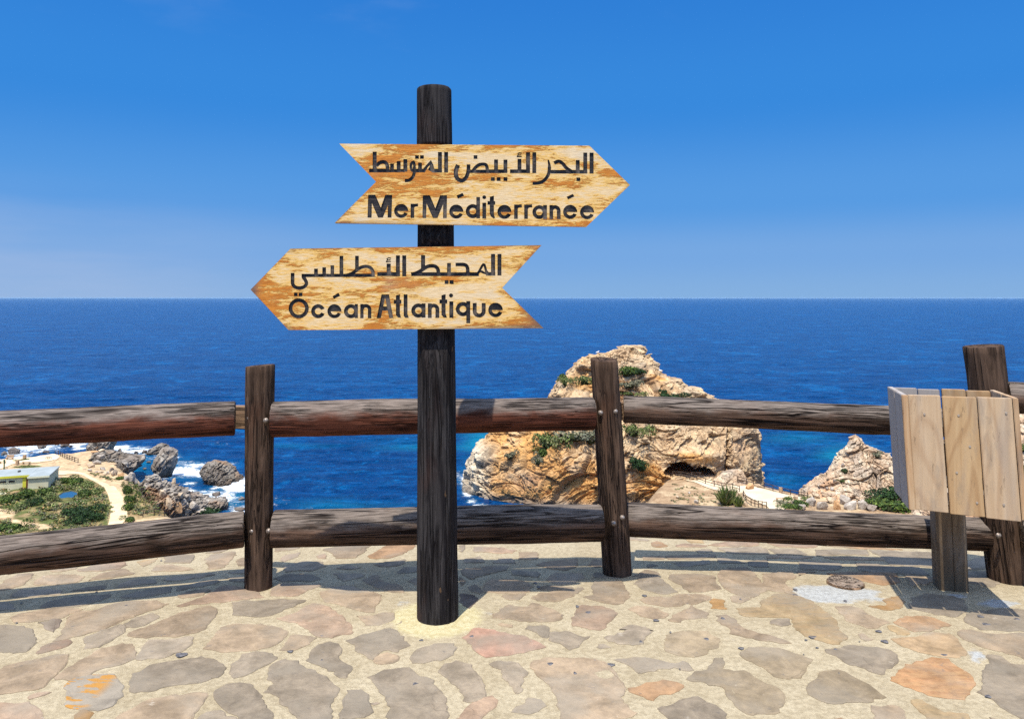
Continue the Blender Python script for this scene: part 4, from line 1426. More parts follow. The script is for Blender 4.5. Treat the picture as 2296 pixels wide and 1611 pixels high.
# stones read off the photograph, in four enlarged strips (offset of strip, tone, outline)
ST = {'A': (0, 1316), 'B': (573.75, 1316), 'C': (1147.5, 1316), 'D': (1721.25, 1316), 'E': (0, 1210.7), 'F': (573.75, 1210.7), 'G': (1147.5, 1193.1), 'H': (1721.25, 1193.1)}
STONES = '''
A g 0,340 60,340 180,345 300,370 320,420 310,500 280,560 230,590 120,580 -60,565 -60,345
A t 110,265 200,225 420,190 600,180 750,185 620,235 560,270 450,285 250,310 130,310
A d 355,315 470,285 560,280 530,350 470,410 410,370
A t 600,270 720,215 880,200 950,160 1150,130 1390,125 1480,160 1330,220 1200,270 1030,330 860,400 620,465 480,490 540,450 590,400 580,340
A g 1110,335 1200,290 1360,240 1420,265 1330,330 1170,370 1135,360
A g 760,470 900,400 1080,340 1130,365 1110,410 970,500 890,545 760,555
A t 1140,430 1260,375 1400,330 1600,240 1750,190 1890,165 1940,190 1920,260 1850,350 1730,410 1580,440 1430,440 1270,450
A r 340,590 420,520 620,485 650,500 600,540 400,590 345,605
A t 480,840 570,750 800,610 920,560 1090,515 1190,530 1190,580 1210,650 1060,710 920,740 800,800 640,850
A g 1230,630 1290,530 1340,480 1500,475 1730,450 1720,500 1640,570 1560,600 1420,640 1240,655
A t 1830,545 1900,480 1990,350 2110,325 2296,335 2430,345 2586,400 2526,470 2396,530 2296,550 2000,568
A g 2040,770 2070,710 2140,640 2170,590 2296,568 2400,590 2490,640 2400,690 2296,750 2200,790 2100,820
A t -60,800 50,710 200,665 400,640 560,605 620,610 600,650 560,740 450,830 400,910 230,930 0,970 -60,975
A m 610,860 690,830 880,800 1020,790 1050,830 1080,900 1095,985 980,1080 880,1130 700,1100 590,1080 575,970
A o 665,1150 700,1110 870,1135 840,1180 830,1230 650,1230
A p 230,1000 300,965 400,955 460,970 400,990 260,1020
A p -60,1035 150,1050 330,1070 380,1110 370,1170 340,1250 -60,1250
A g 1160,860 1210,780 1350,720 1600,660 1800,630 1900,650 2020,720 1940,820 1800,850 1500,910 1220,950 1170,900
A t 1040,1230 1080,1150 1200,1100 1360,1020 1560,985 1740,960 1860,990 1790,1080 1720,1160 1680,1250 1040,1250
A g 1910,960 1980,910 2100,860 2250,860 2350,960 2370,1060 2440,1140 2430,1240 2150,1185 2050,1120 1960,1060 1930,1010
A g 1780,1150 1850,1120 1970,1105 2040,1145 2150,1215 2100,1260 1740,1260
A t 1590,80 1680,40 1860,20 1900,40 1760,90 1600,100
A p 1600,160 1780,110 1900,50 1960,5 2050,-5 2296,30 2340,90 2100,115 1850,140 1640,165
A g 2080,200 2110,130 2280,115 2480,105 2740,120 2690,150 2546,200 2426,245 2296,258 2090,240
B p 130,70 150,20 220,-30 580,-20 470,25 390,70 260,75
B t 580,50 750,30 930,60 1000,55 1100,60 1130,100 1090,150 1050,230 900,205 760,165 620,140
B p 190,280 350,240 440,180 520,155 620,170 720,230 790,270 830,330 890,390 840,410 680,445 560,430 440,370 320,310
B t 210,560 250,520 320,440 410,430 540,450 440,520 330,570 240,570
B g 480,610 500,560 560,520 680,490 740,520 755,580 730,640 860,690 850,740 800,800 720,805 680,750 560,700 450,655 490,640
B g 830,480 960,420 1200,360 1270,390 1360,520 1260,580 1130,565 1040,640 960,590 890,570 900,540
B t 1050,655 1100,605 1180,575 1290,605 1270,655 1180,680 1060,680
B t 920,260 1050,260 1170,230 1230,240 1240,290 1100,340 990,350 940,290
B p 1255,325 1300,295 1320,320 1290,335
B g 1390,600 1480,545 1600,505 1740,490 1790,540 1760,600 1700,640 1560,660 1400,675
B s 1870,450 1960,370 2130,390 2296,430 2400,440 2480,480 2586,545 2446,575 2296,590 2200,605 2070,615 1990,580 1900,500
B g 95,760 150,690 260,650 380,670 390,700 560,760 650,830 740,900 720,960 660,1040 670,1250 440,1200 320,1110 230,1030 200,960 80,940 160,860 110,820
B g 830,920 900,905 1010,960 1030,1070 1050,1110 960,1150 740,1180 760,1100 790,1010
B p 1045,1030 1080,1015 1110,1040 1070,1060
B g 1020,800 1130,760 1270,725 1370,730 1400,765 1560,810 1590,860 1690,980 1700,1080 1740,1250 1200,1250 1180,1140 1220,1070 1140,950 1060,870
B g 1650,750 1700,690 1800,660 1940,690 1930,740 2010,800 2060,890 2060,970 1960,1010 1840,1000 1830,900 1720,810
B p 1780,1240 1800,1180 1900,1060 1970,1020 2120,960 2180,1000 2120,1080 2020,1150 1960,1240
B g 2095,685 2180,655 2296,660 2356,680 2426,750 2386,850 2396,920 2316,945 2290,880 2220,800 2210,730 2140,710
B d 1830,65 1960,75 2000,100 1920,210 1830,150
B t 2110,270 2150,240 2200,190 2260,150 2360,170 2440,170 2470,130 2540,150 2640,190 2750,240 2690,305 2450,305 2296,285
B t 2150,340 2200,320 2300,340 2310,365 2200,360
C t 180,90 250,50 550,20 610,-10 640,0 550,70 380,120 240,110
C t -100,60 0,55 130,50 60,100 -40,100
C t 640,80 740,70 710,0 740,-55 980,-60 1015,0 1045,75 1000,130 950,150 830,125 690,90
C g 1110,-30 1150,-90 1330,-90 1370,-40 1480,40 1330,55 1160,15
C t 1410,-110 1600,-120 1800,-100 1820,-40 1880,10 1600,45 1520,-10 1400,-80
C t 1845,-90 1890,-150 2100,-170 2180,-110 2230,-30 2296,20 2180,50 2160,75 1960,40 1900,0
C t 1955,85 2030,70 2150,90 2050,135 1980,125
C t 1150,105 1200,90 1340,75 1400,90 1500,60 1640,50 1780,80 1740,120 1620,150 1560,150 1440,170 1330,160 1220,140
C o 1770,115 1850,95 1915,115 1890,170 1940,190 1860,195 1780,180 1800,150
C t 1050,195 1130,165 1290,180 1390,230 1370,270 1310,285 1160,260
C t 1410,285 1470,230 1610,155 1650,180 1750,215 1740,275 1560,280 1510,305 1430,300
C p 545,270 580,190 640,155 800,160 900,200 950,230 900,290 840,330 790,385 700,370 540,345
C g 100,380 160,345 290,350 350,375 320,460 240,430 180,390
C g 345,400 480,400 640,445 700,430 640,480 590,530 510,565 440,510 330,475
C g 840,450 960,420 1060,375 1180,375 1270,408 1190,450 1170,520 1080,535 960,510 870,480
C g 970,395 1020,350 1080,335 1200,355 1280,395 1240,396 1150,362 1050,362
C g 740,540 780,505 850,510 880,545 800,550
C m2 1370,500 1410,420 1480,390 1600,395 1760,390 1800,440 1860,470 1830,540 1760,580 1680,615 1500,605 1400,575
C t 1845,260 1920,250 2010,290 2050,340 2120,390 2296,440 2350,450 2496,515 2390,510 2180,480 2100,460 1960,420 1940,370 1870,320
C y 2040,190 2240,180 2240,120 2296,100 2356,60 2436,55 2556,80 2696,130 2776,200 2856,270 2906,300 2896,350 2996,455 2916,515 2796,510 2666,460 2546,405 2510,340 2500,280 2380,270 2200,270 2090,255
C g 2300,305 2376,287 2488,290 2492,345 2416,365 2310,335
C t 175,680 260,650 440,640 600,650 640,640 760,650 880,720 930,800 1000,920 960,990 1100,1130 940,1170 880,1250 500,1250 430,1100 400,960 330,870 250,790 210,740
C g 920,650 1100,630 1300,660 1400,690 1480,680 1530,660 1620,740 1520,755 1440,725 1240,770 1130,785 1080,740 1040,690
C o2 1030,915 1120,905 1220,875 1400,850 1480,855 1540,900 1450,950 1330,975 1260,1020 1200,1010 1180,985 1090,970
C m2 1580,825 1660,760 1760,740 1820,640 1900,635 1930,700 1900,745 2080,760 2160,810 2280,860 2356,900 2396,950 2446,1030 2390,1110 2296,1130 2100,1135 1990,1060 1930,1000 1890,900 1770,880 1680,850
C g 1310,1090 1460,1060 1480,1010 1670,990 1740,1040 1830,1060 1890,1110 1920,1250 1450,1250 1380,1150
C g -20,1110 60,1060 160,975 260,985 310,1050 230,1100 150,1135 60,1110
D m2 -230,590 -170,550 0,560 100,570 190,590 240,620 410,655 360,690 300,810 180,820 60,800 -20,740 -80,700 -180,660
D t 620,180 700,180 830,200 900,250 1100,320 1000,345 940,370 830,345 720,300 650,230
D o 900,170 1030,160 1060,100 1180,75 1220,130 1180,190 1080,205 940,185
D g 1280,140 1300,90 1420,60 1600,75 1740,110 1780,200 1740,240 1670,265 1500,240 1280,185
D o2 1130,310 1240,255 1400,260 1500,280 1640,340 1480,390 1320,405 1250,375
D y 1075,355 1130,343 1235,380 1285,420 1150,430 1100,390
D t 800,430 840,410 960,480 880,500 830,470
D g 1790,240 1900,215 2100,190 2350,210 2350,400 2100,390 1900,370 1790,320
D t 1720,390 1830,380 1960,415 2100,425 2350,415 2350,660 2240,620 2100,560 2000,555 1900,520 1780,470 1700,420
D y2 1100,470 1280,450 1450,425 1620,420 1690,470 1735,520 1780,600 1720,635 1500,620 1400,600 1300,575 1180,520
D g 500,580 560,575 640,580 710,540 860,545 960,560 1060,560 1150,620 1160,680 1080,715 1000,780 900,760 830,720 700,680 600,630
D o3 1100,840 1200,730 1310,680 1420,645 1560,645 1650,680 1740,750 1830,810 1840,870 1800,940 1750,990 1680,990 1500,970 1340,910 1240,880
D m2 360,910 420,840 490,780 620,740 700,760 740,800 900,870 1025,975 920,1020 760,1030 540,1045 470,1010 420,970 370,960
D g 1980,600 2100,620 2160,680 2350,710 2350,1250 2230,1130 2090,1060 2030,1000 1940,960 1880,930 1950,850 1930,750 1980,690
D t 910,1060 1060,1050 1180,1070 1230,1110 1210,1250 960,1250 960,1120
D y 1270,1000 1400,1005 1500,1070 1580,1120 1740,1120 1800,1130 1780,1250 1430,1250 1400,1140 1310,1060
D t 1970,1150 2100,1200 2100,1250 1990,1250
D o2 580,1180 640,1160 700,1200 700,1250 580,1250
E t -60,430 0,395 60,360 170,300 290,300 280,340 210,400 100,430 0,450
E t 310,400 370,320 500,310 640,305 760,330 690,380 480,395
E p 50,300 150,250 400,215 440,225 300,265 80,300
E t 450,275 500,220 620,215 700,240 560,275
E p 700,270 820,225 950,205 1110,190 1130,225 1050,265 880,285
E t 790,365 900,310 1080,270 1140,275 1190,320 1000,350
E y 1230,185 1420,160 1350,210 1270,245
E t 1370,285 1410,230 1550,230 1700,250 1740,260 1600,285
E t 1480,145 1600,125 1740,130 1740,160 1690,205 1480,205
E t 1840,165 1900,130 2100,100 2110,130 2050,200 2010,245 1880,260
E t 2120,180 2150,155 2230,150 2230,230 2130,230
E y 250,205 500,185 800,150 1080,135 1020,165 820,185 650,200
E y 1200,130 1500,105 1650,95 1500,125 1320,145
E t 1840,110 1900,95 2050,85 1980,110
E g 90,500 200,440 420,440 570,450 540,490 300,505
E g 620,465 780,430 940,415 950,445 750,460
E g 1040,430 1120,375 1280,355 1400,365 1410,385 1200,415
E g 1480,360 1500,335 1650,325 1900,300 1930,320 1800,340 1550,370
E g 1590,460 1600,420 1780,385 1950,370 1950,400 1700,445
E g 1090,500 1300,450 1530,425 1520,470 1290,515 1110,520
E g 350,606 430,551 600,511 800,496 990,491 900,541 700,586
E g -60,541 60,551 140,611 -60,626
E g 2040,300 2200,260 2230,300 2080,310
E g 2040,345 2200,335 2230,385 2060,380
F t 160,70 400,60 350,85 170,100
F p 210,170 260,130 400,110 350,150 240,190
F t 600,80 760,55 1020,45 960,120 880,160 720,165 680,110
F o2 1000,150 1080,110 1170,50 1420,40 1410,80 1300,135 1200,165 1050,170
F p 540,130 620,120 630,160 560,160
F g 260,220 420,185 600,190 610,230 500,270 260,280
F g 720,255 820,220 940,250 850,260
F g 1070,215 1330,180 1330,215 1200,245 1100,235
F g 160,345 260,305 500,305 580,350 500,370 250,370
F g 690,290 960,290 950,330 780,360 740,330
F t 950,350 1080,310 1160,370 1270,400 1340,470 1200,460 1080,420
F g 610,430 830,405 970,450 1050,465 900,485 700,450
F g 1260,290 1300,255 1450,245 1450,290 1290,300
F t 1370,370 1450,340 1500,340 1500,400 1440,410
F g 1860,180 2020,145 2040,200 1870,210
F g 2120,190 2180,160 2296,155 2330,200 2140,200
F t 1850,270 2050,235 2250,225 2240,265 2080,310 1930,350 1850,300
F t 1830,340 1880,370 1860,410 1830,410
F g 1900,420 1960,400 2030,450 2010,480 1920,455
F t 2035,460 2055,380 2120,355 2296,355 2446,385 2460,460 2296,470
F t 1830,50 1880,45 1850,110 1830,110
F p 1940,65 2200,65 2340,90 2280,110 1960,110
G t 60,170 230,180 220,240 60,240
G t 220,290 300,260 450,245 590,240 570,300 490,340 330,320
G t 680,295 720,240 820,240 820,290 740,310
G g 0,340 200,355 250,370 240,410 0,385
G t 300,430 370,365 640,370 650,400 560,450 400,460
G t 230,515 300,470 550,485 530,515
G g 720,370 760,350 980,410 740,400
G t 1060,400 1200,345 1320,370 1290,395
G t 1060,40 1240,70 1200,80 1060,70
G o2 1240,90 1310,75 1400,120 1330,135 1270,120
G p 1470,110 1550,95 1750,115 1700,130 1480,130
G y 1550,55 1700,60 1720,90 1600,90
G p 1760,110 1900,80 2200,80 2220,115 1900,125
G g 1650,170 1690,150 1790,155 1800,185 1680,190
G g 1850,140 2200,125 2296,150 2296,190 1950,190
G t 1180,210 1380,205 1370,235 1180,235
G t 1390,205 1820,210 1800,240 1400,235
G g 1450,270 1760,260 1770,290 1500,310
G g 1200,300 1270,280 1310,300 1230,330
G g 1830,240 1900,235 2100,280 1870,285
G g 2110,270 2296,240 2296,320 2150,315
H p 0,95 150,80 430,100 420,130 100,125
H o2 450,110 900,120 1200,150 850,145
H g 0,145 250,140 350,195 100,200
H g 440,150 880,152 890,200 440,200
H g 910,155 1470,170 1470,300 1100,290 1000,210
H t 0,210 400,210 300,235 0,235
H t 500,215 1050,222 1060,250 600,240
H g 280,250 620,260 660,310 600,335 300,330
H g 790,265 1150,305 1350,310 1450,385 1200,370 820,335
H t 260,345 430,345 270,390
H o2 520,365 800,345 1120,355 1180,440 1020,460 850,430
H t 1220,375 1480,400 1500,440 1300,470
H g 1770,270 2020,170 2030,300 1800,330
H g 1780,345 2040,350 2100,440 2000,490 1790,450
H t 270,560 -40,500 -40,380 200,350 250,400 150,450
'''
TONE = {'t': (.375, .290, .200), 'g': (.325, .272, .205), 'd': (.23, .18, .145), 'r': (.34, .22, .15), 'm': (.32, .285, .235), 'm2': (.355, .285, .19), 'p': (.40, .29, .205), 's': (.45, .275, .20), 'o': (.46, .25, .07),
        'o2': (.43, .27, .15), 'o3': (.44, .245, .12), 'y': (.42, .32, .185), 'y2': (.38, .275, .165)}
SM = {}
for k, c in TONE.items():
    if k == 'o':
        c = (.40, .235, .09)
    m = M('paving_stone_' + k, .82, .22)
    rd = m.rand()
    v_ = m.co((1, 1, 1), kind='World')
    n1 = m.noise(v_, 7, 7, .65, .5)
    n2 = m.noise(v_, 30, 6, .72, .4)
    n3 = m.noise(m.co((6, 30, 1), rot=(0, 0, .5), kind='World'), 1.6, 5, .65, .5)
    n4 = m.noise(v_, 2.6, 4, .6, .3)
    c = (c[0] * .82, c[1] * .775, c[2] * .70)
    lite = tuple(min(.7, q * 1.26 + .012) for q in c)
    dark = tuple(q * .68 for q in c)
    greyish = (.255, .215, .160)
    colr = m.mix(m.rng(n1, .28, .72), dark, lite)
    colr = m.mix(m.rng(n2, .35, .68), m.mix(1.0, colr, (.82, .82, .84), 'MULTIPLY'), colr)
    colr = m.mix(m.rng(n4, .42, .66, 0, .65), colr, greyish)
    if k in ('o3', 'y'):
        colr = m.mix(m.rng(n3, .40, .66, 0, .4), colr, (.42, .27, .13))
    if k == 'm':
        ora = m.rng(m.noise(m.co((3, 9, 1), (.7, .2, 0), kind='World'), 2.2, 5, .6), .50, .54)
        sx = m.sep(m.co((1, 1, 1), kind='World'))[0]
        p0 = onz(170, 1580, 0).x
        ora = m.math('MULTIPLY', ora, m.rng(sx, p0 + .085, p0 + .02, 0, 1))
        colr = m.mix(m.math('MULTIPLY', ora, .95), colr, (.36, .175, .035))
    lich = m.rng(m.noise(m.co((1, 1, 1), (5, 2, 0), kind='World'), 17, 5, .7), .62, .70, 0, .5)
    colr = m.mix(lich, colr, (.12, .11, .105))
    colr = m.mix(m.rng(m.noise(m.co((1, 1, 1), (9, 2, 3), kind='World'), 11, 4, .7), .66, .72, 0, .4), colr, (.48, .42, .33))
    hs = m.t.nodes.new('ShaderNodeHueSaturation')
    hs.inputs['Hue'].default_value = .5
    m.put(m.rng(rd, 0, 1, .86, 1.12), hs.inputs['Value'])
    m.put(colr, hs.inputs['Color'])
    ckk = m.math('ABSOLUTE', m.math('SUBTRACT', m.noise(m.co((1, 1, 1), (2, 7, 1), kind='World'), 3.2, 3, .5, .3), .5))
    ckk = m.math('MULTIPLY', m.rng(ckk, 0, .007, 1, 0), m.rng(m.noise(v_, 2.2, 2), .58, .64))
    colr = m.mix(m.math('MULTIPLY', ckk, .12), colr, (.10, .08, .06))
    m.put(colr, hs.inputs['Color'])
    hh = m.math('ADD', m.math('MULTIPLY', n1, .9), m.math('MULTIPLY', n2, .5))
    hh = m.math('SUBTRACT', hh, m.math('MULTIPLY', ckk, .15))
    SM[k] = m.done(hs.outputs[0], m.bump(hh, .012, .9))


def stone_mesh(pts, tone, seed, jag=1.0, lift=.0048):
    """pts: outline on the ground in metres; broken edge, rounded arris, slightly uneven top"""
    P = np.array(pts)
    a = .5 * np.sum(P[:, 0] * np.roll(P[:, 1], -1) - np.roll(P[:, 0], -1) * P[:, 1])
    if a < 0:
        P = P[::-1]
    n = len(P)
    out = []
    r = np.random.default_rng(seed)
    size = math.sqrt(abs(a))
    for i in range(n):
        p, q = P[i], P[(i + 1) % n]
        L = np.linalg.norm(q - p)
        k = max(1, int(L / .020))
        tn = np.array([-(q - p)[1], (q - p)[0]]) / (L + 1e-9)
        for t in range(k):
            w = p + (q - p) * t / k
            out.append(w + tn * r.normal() * .0066 * jag + (q - p) / L * r.normal() * .003)
    Q = np.array(out)
    # soften corners
    cen_ = Q.mean(0)
    Q = cen_ + (Q - cen_) * 1.045
    Q = .12 * np.roll(Q, 1, 0) + .76 * Q + .12 * np.roll(Q, -1, 0) + r.normal(size=Q.shape) * .0012 * jag
    m_ = len(Q)
    t = np.roll(Q, -1, 0) - np.roll(Q, 1, 0)
    t /= np.linalg.norm(t, axis=1)[:, None] + 1e-9
    nin = np.stack([-t[:, 1], t[:, 0]], 1)
    I = Q + nin * (.003 + .005 * r.random(m_)[:, None])
    g0, g1 = ground_h(Q[:, 0], Q[:, 1]), ground_h(I[:, 0], I[:, 1])
    lo = np.column_stack([Q, g0 - .010])
    md = np.column_stack([Q, g0 + lift * .35])
    hi = np.column_stack([I, g1 + lift + r.normal(size=m_) * .0006])
    V = np.vstack([lo, md, hi])
    F = []
    for i in range(m_):
        j = (i + 1) % m_
        F.append((i, j, m_ + j, m_ + i))
        F.append((m_ + i, m_ + j, 2 * m_ + j, 2 * m_ + i))
    F.append(tuple(range(2 * m_, 3 * m_)))
    return V, F


stone_polys = []
SCALE4 = .25
for ln, s in enumerate(STONES.strip().splitlines()):
    w = s.split()
    ox, oy = ST[w[0]]
    pts = []
    for q in w[2:]:
        a, b = q.split(',')
        p = ong(ox + float(a) * SCALE4, oy + float(b) * SCALE4)
        pts.append((p.x, p.y))
    stone_polys.append(pts)
    V, F = stone_mesh(pts, w[1], ln)
    link('stone', mesh_py('stone', V, F, False, SM[w[1]]), paving)

# stones beyond the frame, joined as one part
VV, FF, nV = [], [], 0
r = np.random.default_rng(5)
mi = []
tl_ = ['t', 'g', 'p', 'm2', 't', 'g']
for gx in np.arange(-7.2, 7.3, .36):
    for gy in np.arange(-2.2, 5.45, .30):
        cx, cy = gx + r.uniform(-.08, .08) + (.18 if int(round(gy / .30)) % 2 else 0), gy + r.uniform(-.06, .06)
        if cy > edge_y(cx) - .2:
            continue
        w_ = 1147.5 / FPX * cy * 1.02
        if cy > 2.80 and abs(cx) < w_ + .12:
            continue
        k = r.integers(5, 8)
        an = np.sort(r.uniform(0, 2 * math.pi, 1)[0] + np.arange(k) * 2 * math.pi / k + r.uniform(-.3, .3, k))
        rr = r.uniform(.75, 1.1, k)
        pts = [(cx + math.cos(a) * .165 * q, cy + math.sin(a) * .125 * q) for a, q in zip(an, rr)]
        V, F = stone_mesh(pts, 't', int(r.integers(1e6)))
        V = V
        mi += [int(r.integers(len(tl_)))] * len(F)
        FF += [tuple(q + nV for q in f) for f in F]
        VV.append(V)
        nV += len(V)
me = mesh_py('far_stones', np.concatenate(VV), FF)
for k in tl_:
    me.materials.append(SM[k])
me.polygons.foreach_set('material_index', mi)
link('far_stones', me, paving, kind='stuff')

# trodden-in dark chewing gum and tar spots, each a thin flattened blob
gum = M('dark_gum', .7, .3)
gum.done(gum.mix(gum.rng(gum.noise(gum.co((60, 60, 60)), 1, 3), .4, .6), (.06, .057, .06), (.15, .14, .14)))
GUMS = [('A', 1625, 612, 58, 28), ('A', 1130, 168, 20, 10), ('A', 66, 354, 22, 10), ('A', 148, 319, 14, 6), ('A', 190, 143, 12, 5), ('B', 308, 577, 34, 12), ('B', 590, 435, 24, 8), ('B', 740, 396, 20, 7), ('B', 1430, 865, 38, 24),
        ('B', 590, 655, 10, 9), ('B', 1483, 475, 22, 8), ('B', 1935, 443, 24, 12), ('C', 683, 220, 28, 13), ('C', 1188, 74, 26, 9), ('C', 585, 163, 18, 12), ('C', 1290, 299, 34, 11), ('C', 1890, 287, 24, 13), ('C', 2048, 106, 12, 7),
        ('C', 1745, 470, 26, 16), ('C', 343, 688, 34, 18), ('C', 886, 702, 42, 18), ('C', 564, 772, 18, 14), ('C', 1155, 505, 18, 14), ('C', 1420, 406, 11, 8), ('C', 1505, 745, 8, 7), ('D', -240, 558, 30, 12), ('D', 400, 468, 44, 15),
        ('D', 340, 494, 16, 7), ('D', 440, 563, 18, 6), ('D', 605, 578, 18, 10), ('D', 993, 400, 32, 12), ('D', 1047, 499, 36, 18), ('D', 1578, 619, 36, 11), ('D', 615, 780, 34, 20), ('D', 1955, 338, 42, 15), ('D', 1905, 268, 34, 14),
        ('D', 1975, 978, 34, 18), ('D', 693, 133, 18, 8), ('D', 245, 24, 20, 10), ('D', 240, 72, 30, 8), ('D', 820, 510, 10, 4), ('D', 320, 622, 10, 4), ('D', 2230, 290, 30, 10), ('G', 210, 453, 20, 8), ('G', 238, 491, 20, 7),
        ('F', 880, 322, 16, 8), ('E', 865, 468, 12, 5), ('E', 1445, 186, 12, 4)]
for q, (s, a, b, rx, ry) in enumerate(GUMS):
    ox, oy = ST[s]
    p, p2, p3 = ong(ox + a * .25, oy + b * .25), ong(ox + (a + rx) * .25, oy + b * .25), ong(ox + a * .25, oy + (b + ry) * .25)
    R1_, R2_ = (p2.x - p.x) * .85, abs(p.y - p3.y) * .8
    rr = np.random.default_rng(q)
    vs = []
    for ring, hz in ((1.0, .0), (.85, .0012)):
        for t in range(12):
            an = 2 * math.pi * t / 12
            w_ = (1 + .18 * math.sin(3 * an + q) + .07 * rr.normal()) * ring
            vs.append((math.cos(an) * R1_ * w_, math.sin(an) * R2_ * w_, hz))
    fs = [(t, (t + 1) % 12, 12 + (t + 1) % 12, 12 + t) for t in range(12)] + [tuple(range(12, 24))]
    zz = float(ground_h(p.x, p.y)[0])
    link('gum_spot', mesh_py('gum_spot', vs, fs, False, gum.m), paving, loc=(p.x, p.y, zz + .0045))


# ================================================================== TIMBER: fence, signpost, bin
W_RAIL = mat_wood('rail_timber', (.185, .150, .124), (.042, .026, .018), (.135, .080, .054), 1.15, 1.0, .78, 0.0)
W_RAIL2 = mat_wood('rail_timber_reddish', (.205, .165, .138), (.040, .015, .010), (.175, .060, .035), 1.1, .9, .72, 3.0)
W_POST = mat_wood('post_timber', (.145, .110, .086), (.042, .026, .018), (.125, .078, .052), .35, .8, .8, 5.0)
W_SIGN = mat_wood('black_post_timber', (.085, .076, .072), (.014, .012, .013), (.052, .046, .044), .25, .6, .7, 8.0, 1.2, .85, (.19, .115, .06))
W_END = mat_wood('sawn_timber', (.42, .30, .19), (.10, .065, .04), (.32, .20, .12), .8, .7, .85, 2.0)


def log_mesh(name, L, r0, r1, mat, seed=0, seg=56, step=.02, wob=.02, groove=.004, endbev=.012, flat=None, knots=3, up=None, tilt=(0, 0), cap=None):
    """a round timber from z=0 to z=L; lengthwise checks and knots are real relief"""
    n = max(6, int(L / step))
    tz = np.linspace(0, 1, n)
    zs = tz * L
    zs[1], zs[-2] = .006, L - .006
    endbev = .0061
    th = np.linspace(0, 2 * math.pi, seg, endpoint=False)
    Z, TH = np.meshgrid(zs, th, indexing='ij')
    z, t = Z.ravel(), TH.ravel()
    R = r0 + (r1 - r0) * z / L
    c, s = np.cos(t), np.sin(t)
    P = np.stack([c, s, z * 0], 1)
    d = wob * R * fbm(np.stack([c * .9, s * .9, z * 1.5], 1), 3, seed) * 1.2
    g = fbm(np.stack([c * 6, s * 6, z * .8 + 3], 1), 3, seed + 5)
    d -= groove * np.clip(1 - np.abs(g) / .10, 0, 1) * (vnoise(np.stack([c * 2, s * 2, z * 1.3], 1), seed + 9) > -.1)
    d += .0012 * fbm(np.stack([c * 14, s * 14, z * 3], 1), 2, seed + 12)
    rr = np.random.default_rng(seed)
    for _ in range(knots):
        kt, kz = rr.uniform(0, 2 * math.pi), rr.uniform(.1, .9) * L
        dist = np.sqrt((np.angle(np.exp(1j * (t - kt))) * R) ** 2 + ((z - kz) * .6) ** 2)
        d += .0035 * np.exp(-(dist / .03) ** 2) - .007 * np.exp(-(dist / .011) ** 2)
    R = R + d
    x, y = c * R, s * R
    bx, by = .5 * wob * r0 * np.sin(z * 2.1 + seed), .5 * wob * r0 * np.cos(z * 1.7 + seed * 2)
    if flat is not None:
        y = flat(x, y, z)
    x, y = x + bx, y + by
    # bevel ends
    e = np.minimum(z, L - z)
    k = 1 - .045 * np.clip(1 - e / max(endbev, 1e-4), 0, 1) ** 2
    x, y = x * k, y * k
    zt = z + np.where(z > L * .6, (x * tilt[0] + y * tilt[1]) * np.clip((z - L * .6) / (L * .4), 0, 1), 0)
    V = np.stack([x, y, zt], 1)
    i = np.arange(n - 1)[:, None] * seg + np.arange(seg)[None, :]
    j = np.arange(n - 1)[:, None] * seg + (np.arange(seg)[None, :] + 1) % seg
    F = [tuple(f) for f in np.stack([i, j, j + seg, i + seg], -1).reshape(-1, 4).tolist()]
    nv = len(V)
    caps = []
    for base in (0, (n - 1) * seg):
        ring = V[base:base + seg]
        caps.append(ring.copy())
        inner = ring * np.array([.5, .5, 1]) + np.array([0, 0, 0])
        inner[:, 2] = ring[:, 2] + rr.normal(size=seg) * .0015
        caps.append(inner)
    V = np.vstack([V] + caps)
    for q, (base, rev) in enumerate(((0, True), ((n - 1) * seg, False))):
        base = nv + q * 2 * seg
        b2 = base + seg
        for a in range(seg):
            b = (a + 1) % seg
            f = (base + a, base + b, b2 + b, b2 + a)
            F.append(f[::-1] if rev else f)
        F.append(tuple(range(b2, b2 + seg))[::-1] if rev else tuple(range(b2, b2 + seg)))
    me = mesh_py(name, V, F, True, mat)
    me.polygons.foreach_set('use_smooth', [True] * ((n - 1) * seg) + [False] * (len(F) - (n - 1) * seg))
    if cap:
        me.materials.append(cap)
        me.polygons.foreach_set('material_index', [0] * ((n - 1) * seg) + [1] * (len(F) - (n - 1) * seg))
    wx = np.full(len(V), .25)
    if up is not None:      # how much of the round faces the sky, where sun and rain bleach it
        rad = np.stack([V[:, 0], V[:, 1], V[:, 2] * 0], 1)
        rad /= np.linalg.norm(rad, axis=1)[:, None] + 1e-9
        wx = np.clip(rad @ np.array(up) * .75 + .22, 0, 1)
    set_f(me, 'wx', wx)
    return me


def place_log(name, p0, p1, r0, r1, mat, parent, horizontal=True, seed=0, label=None, **kw):
    p0, p1 = Vector(p0), Vector(p1)
    d = p1 - p0
    q = d.to_track_quat('Z', 'Y') if horizontal else Vector((0, 0, 1)).rotation_difference(d)
    up = q.inverted() @ Vector((0, 0, 1)) if horizontal else None
    me = log_mesh(name, d.length, r0, r1, mat, seed, up=None if up is None else (up.x, up.y, up.z), **kw)
    o = link(name, me, parent, label)
    o.rotation_mode = 'QUATERNION'
    o.rotation_quaternion = q
    o.location = p0 - (parent.location if parent else Vector())
    return o


fence = thing('timber_fence', 'weathered brown log fence with two rails running across the terrace edge', 'fence', (0, 4.4, 0))
steel = M('galvanised_bolt', .45, .5)
steel.b.inputs['Metallic'].default_value = .35
steel.done(steel.mix(steel.rng(steel.noise(steel.co((90, 90, 90)), 1, 3), .4, .6), (.16, .12, .09), (.32, .28, .25)))


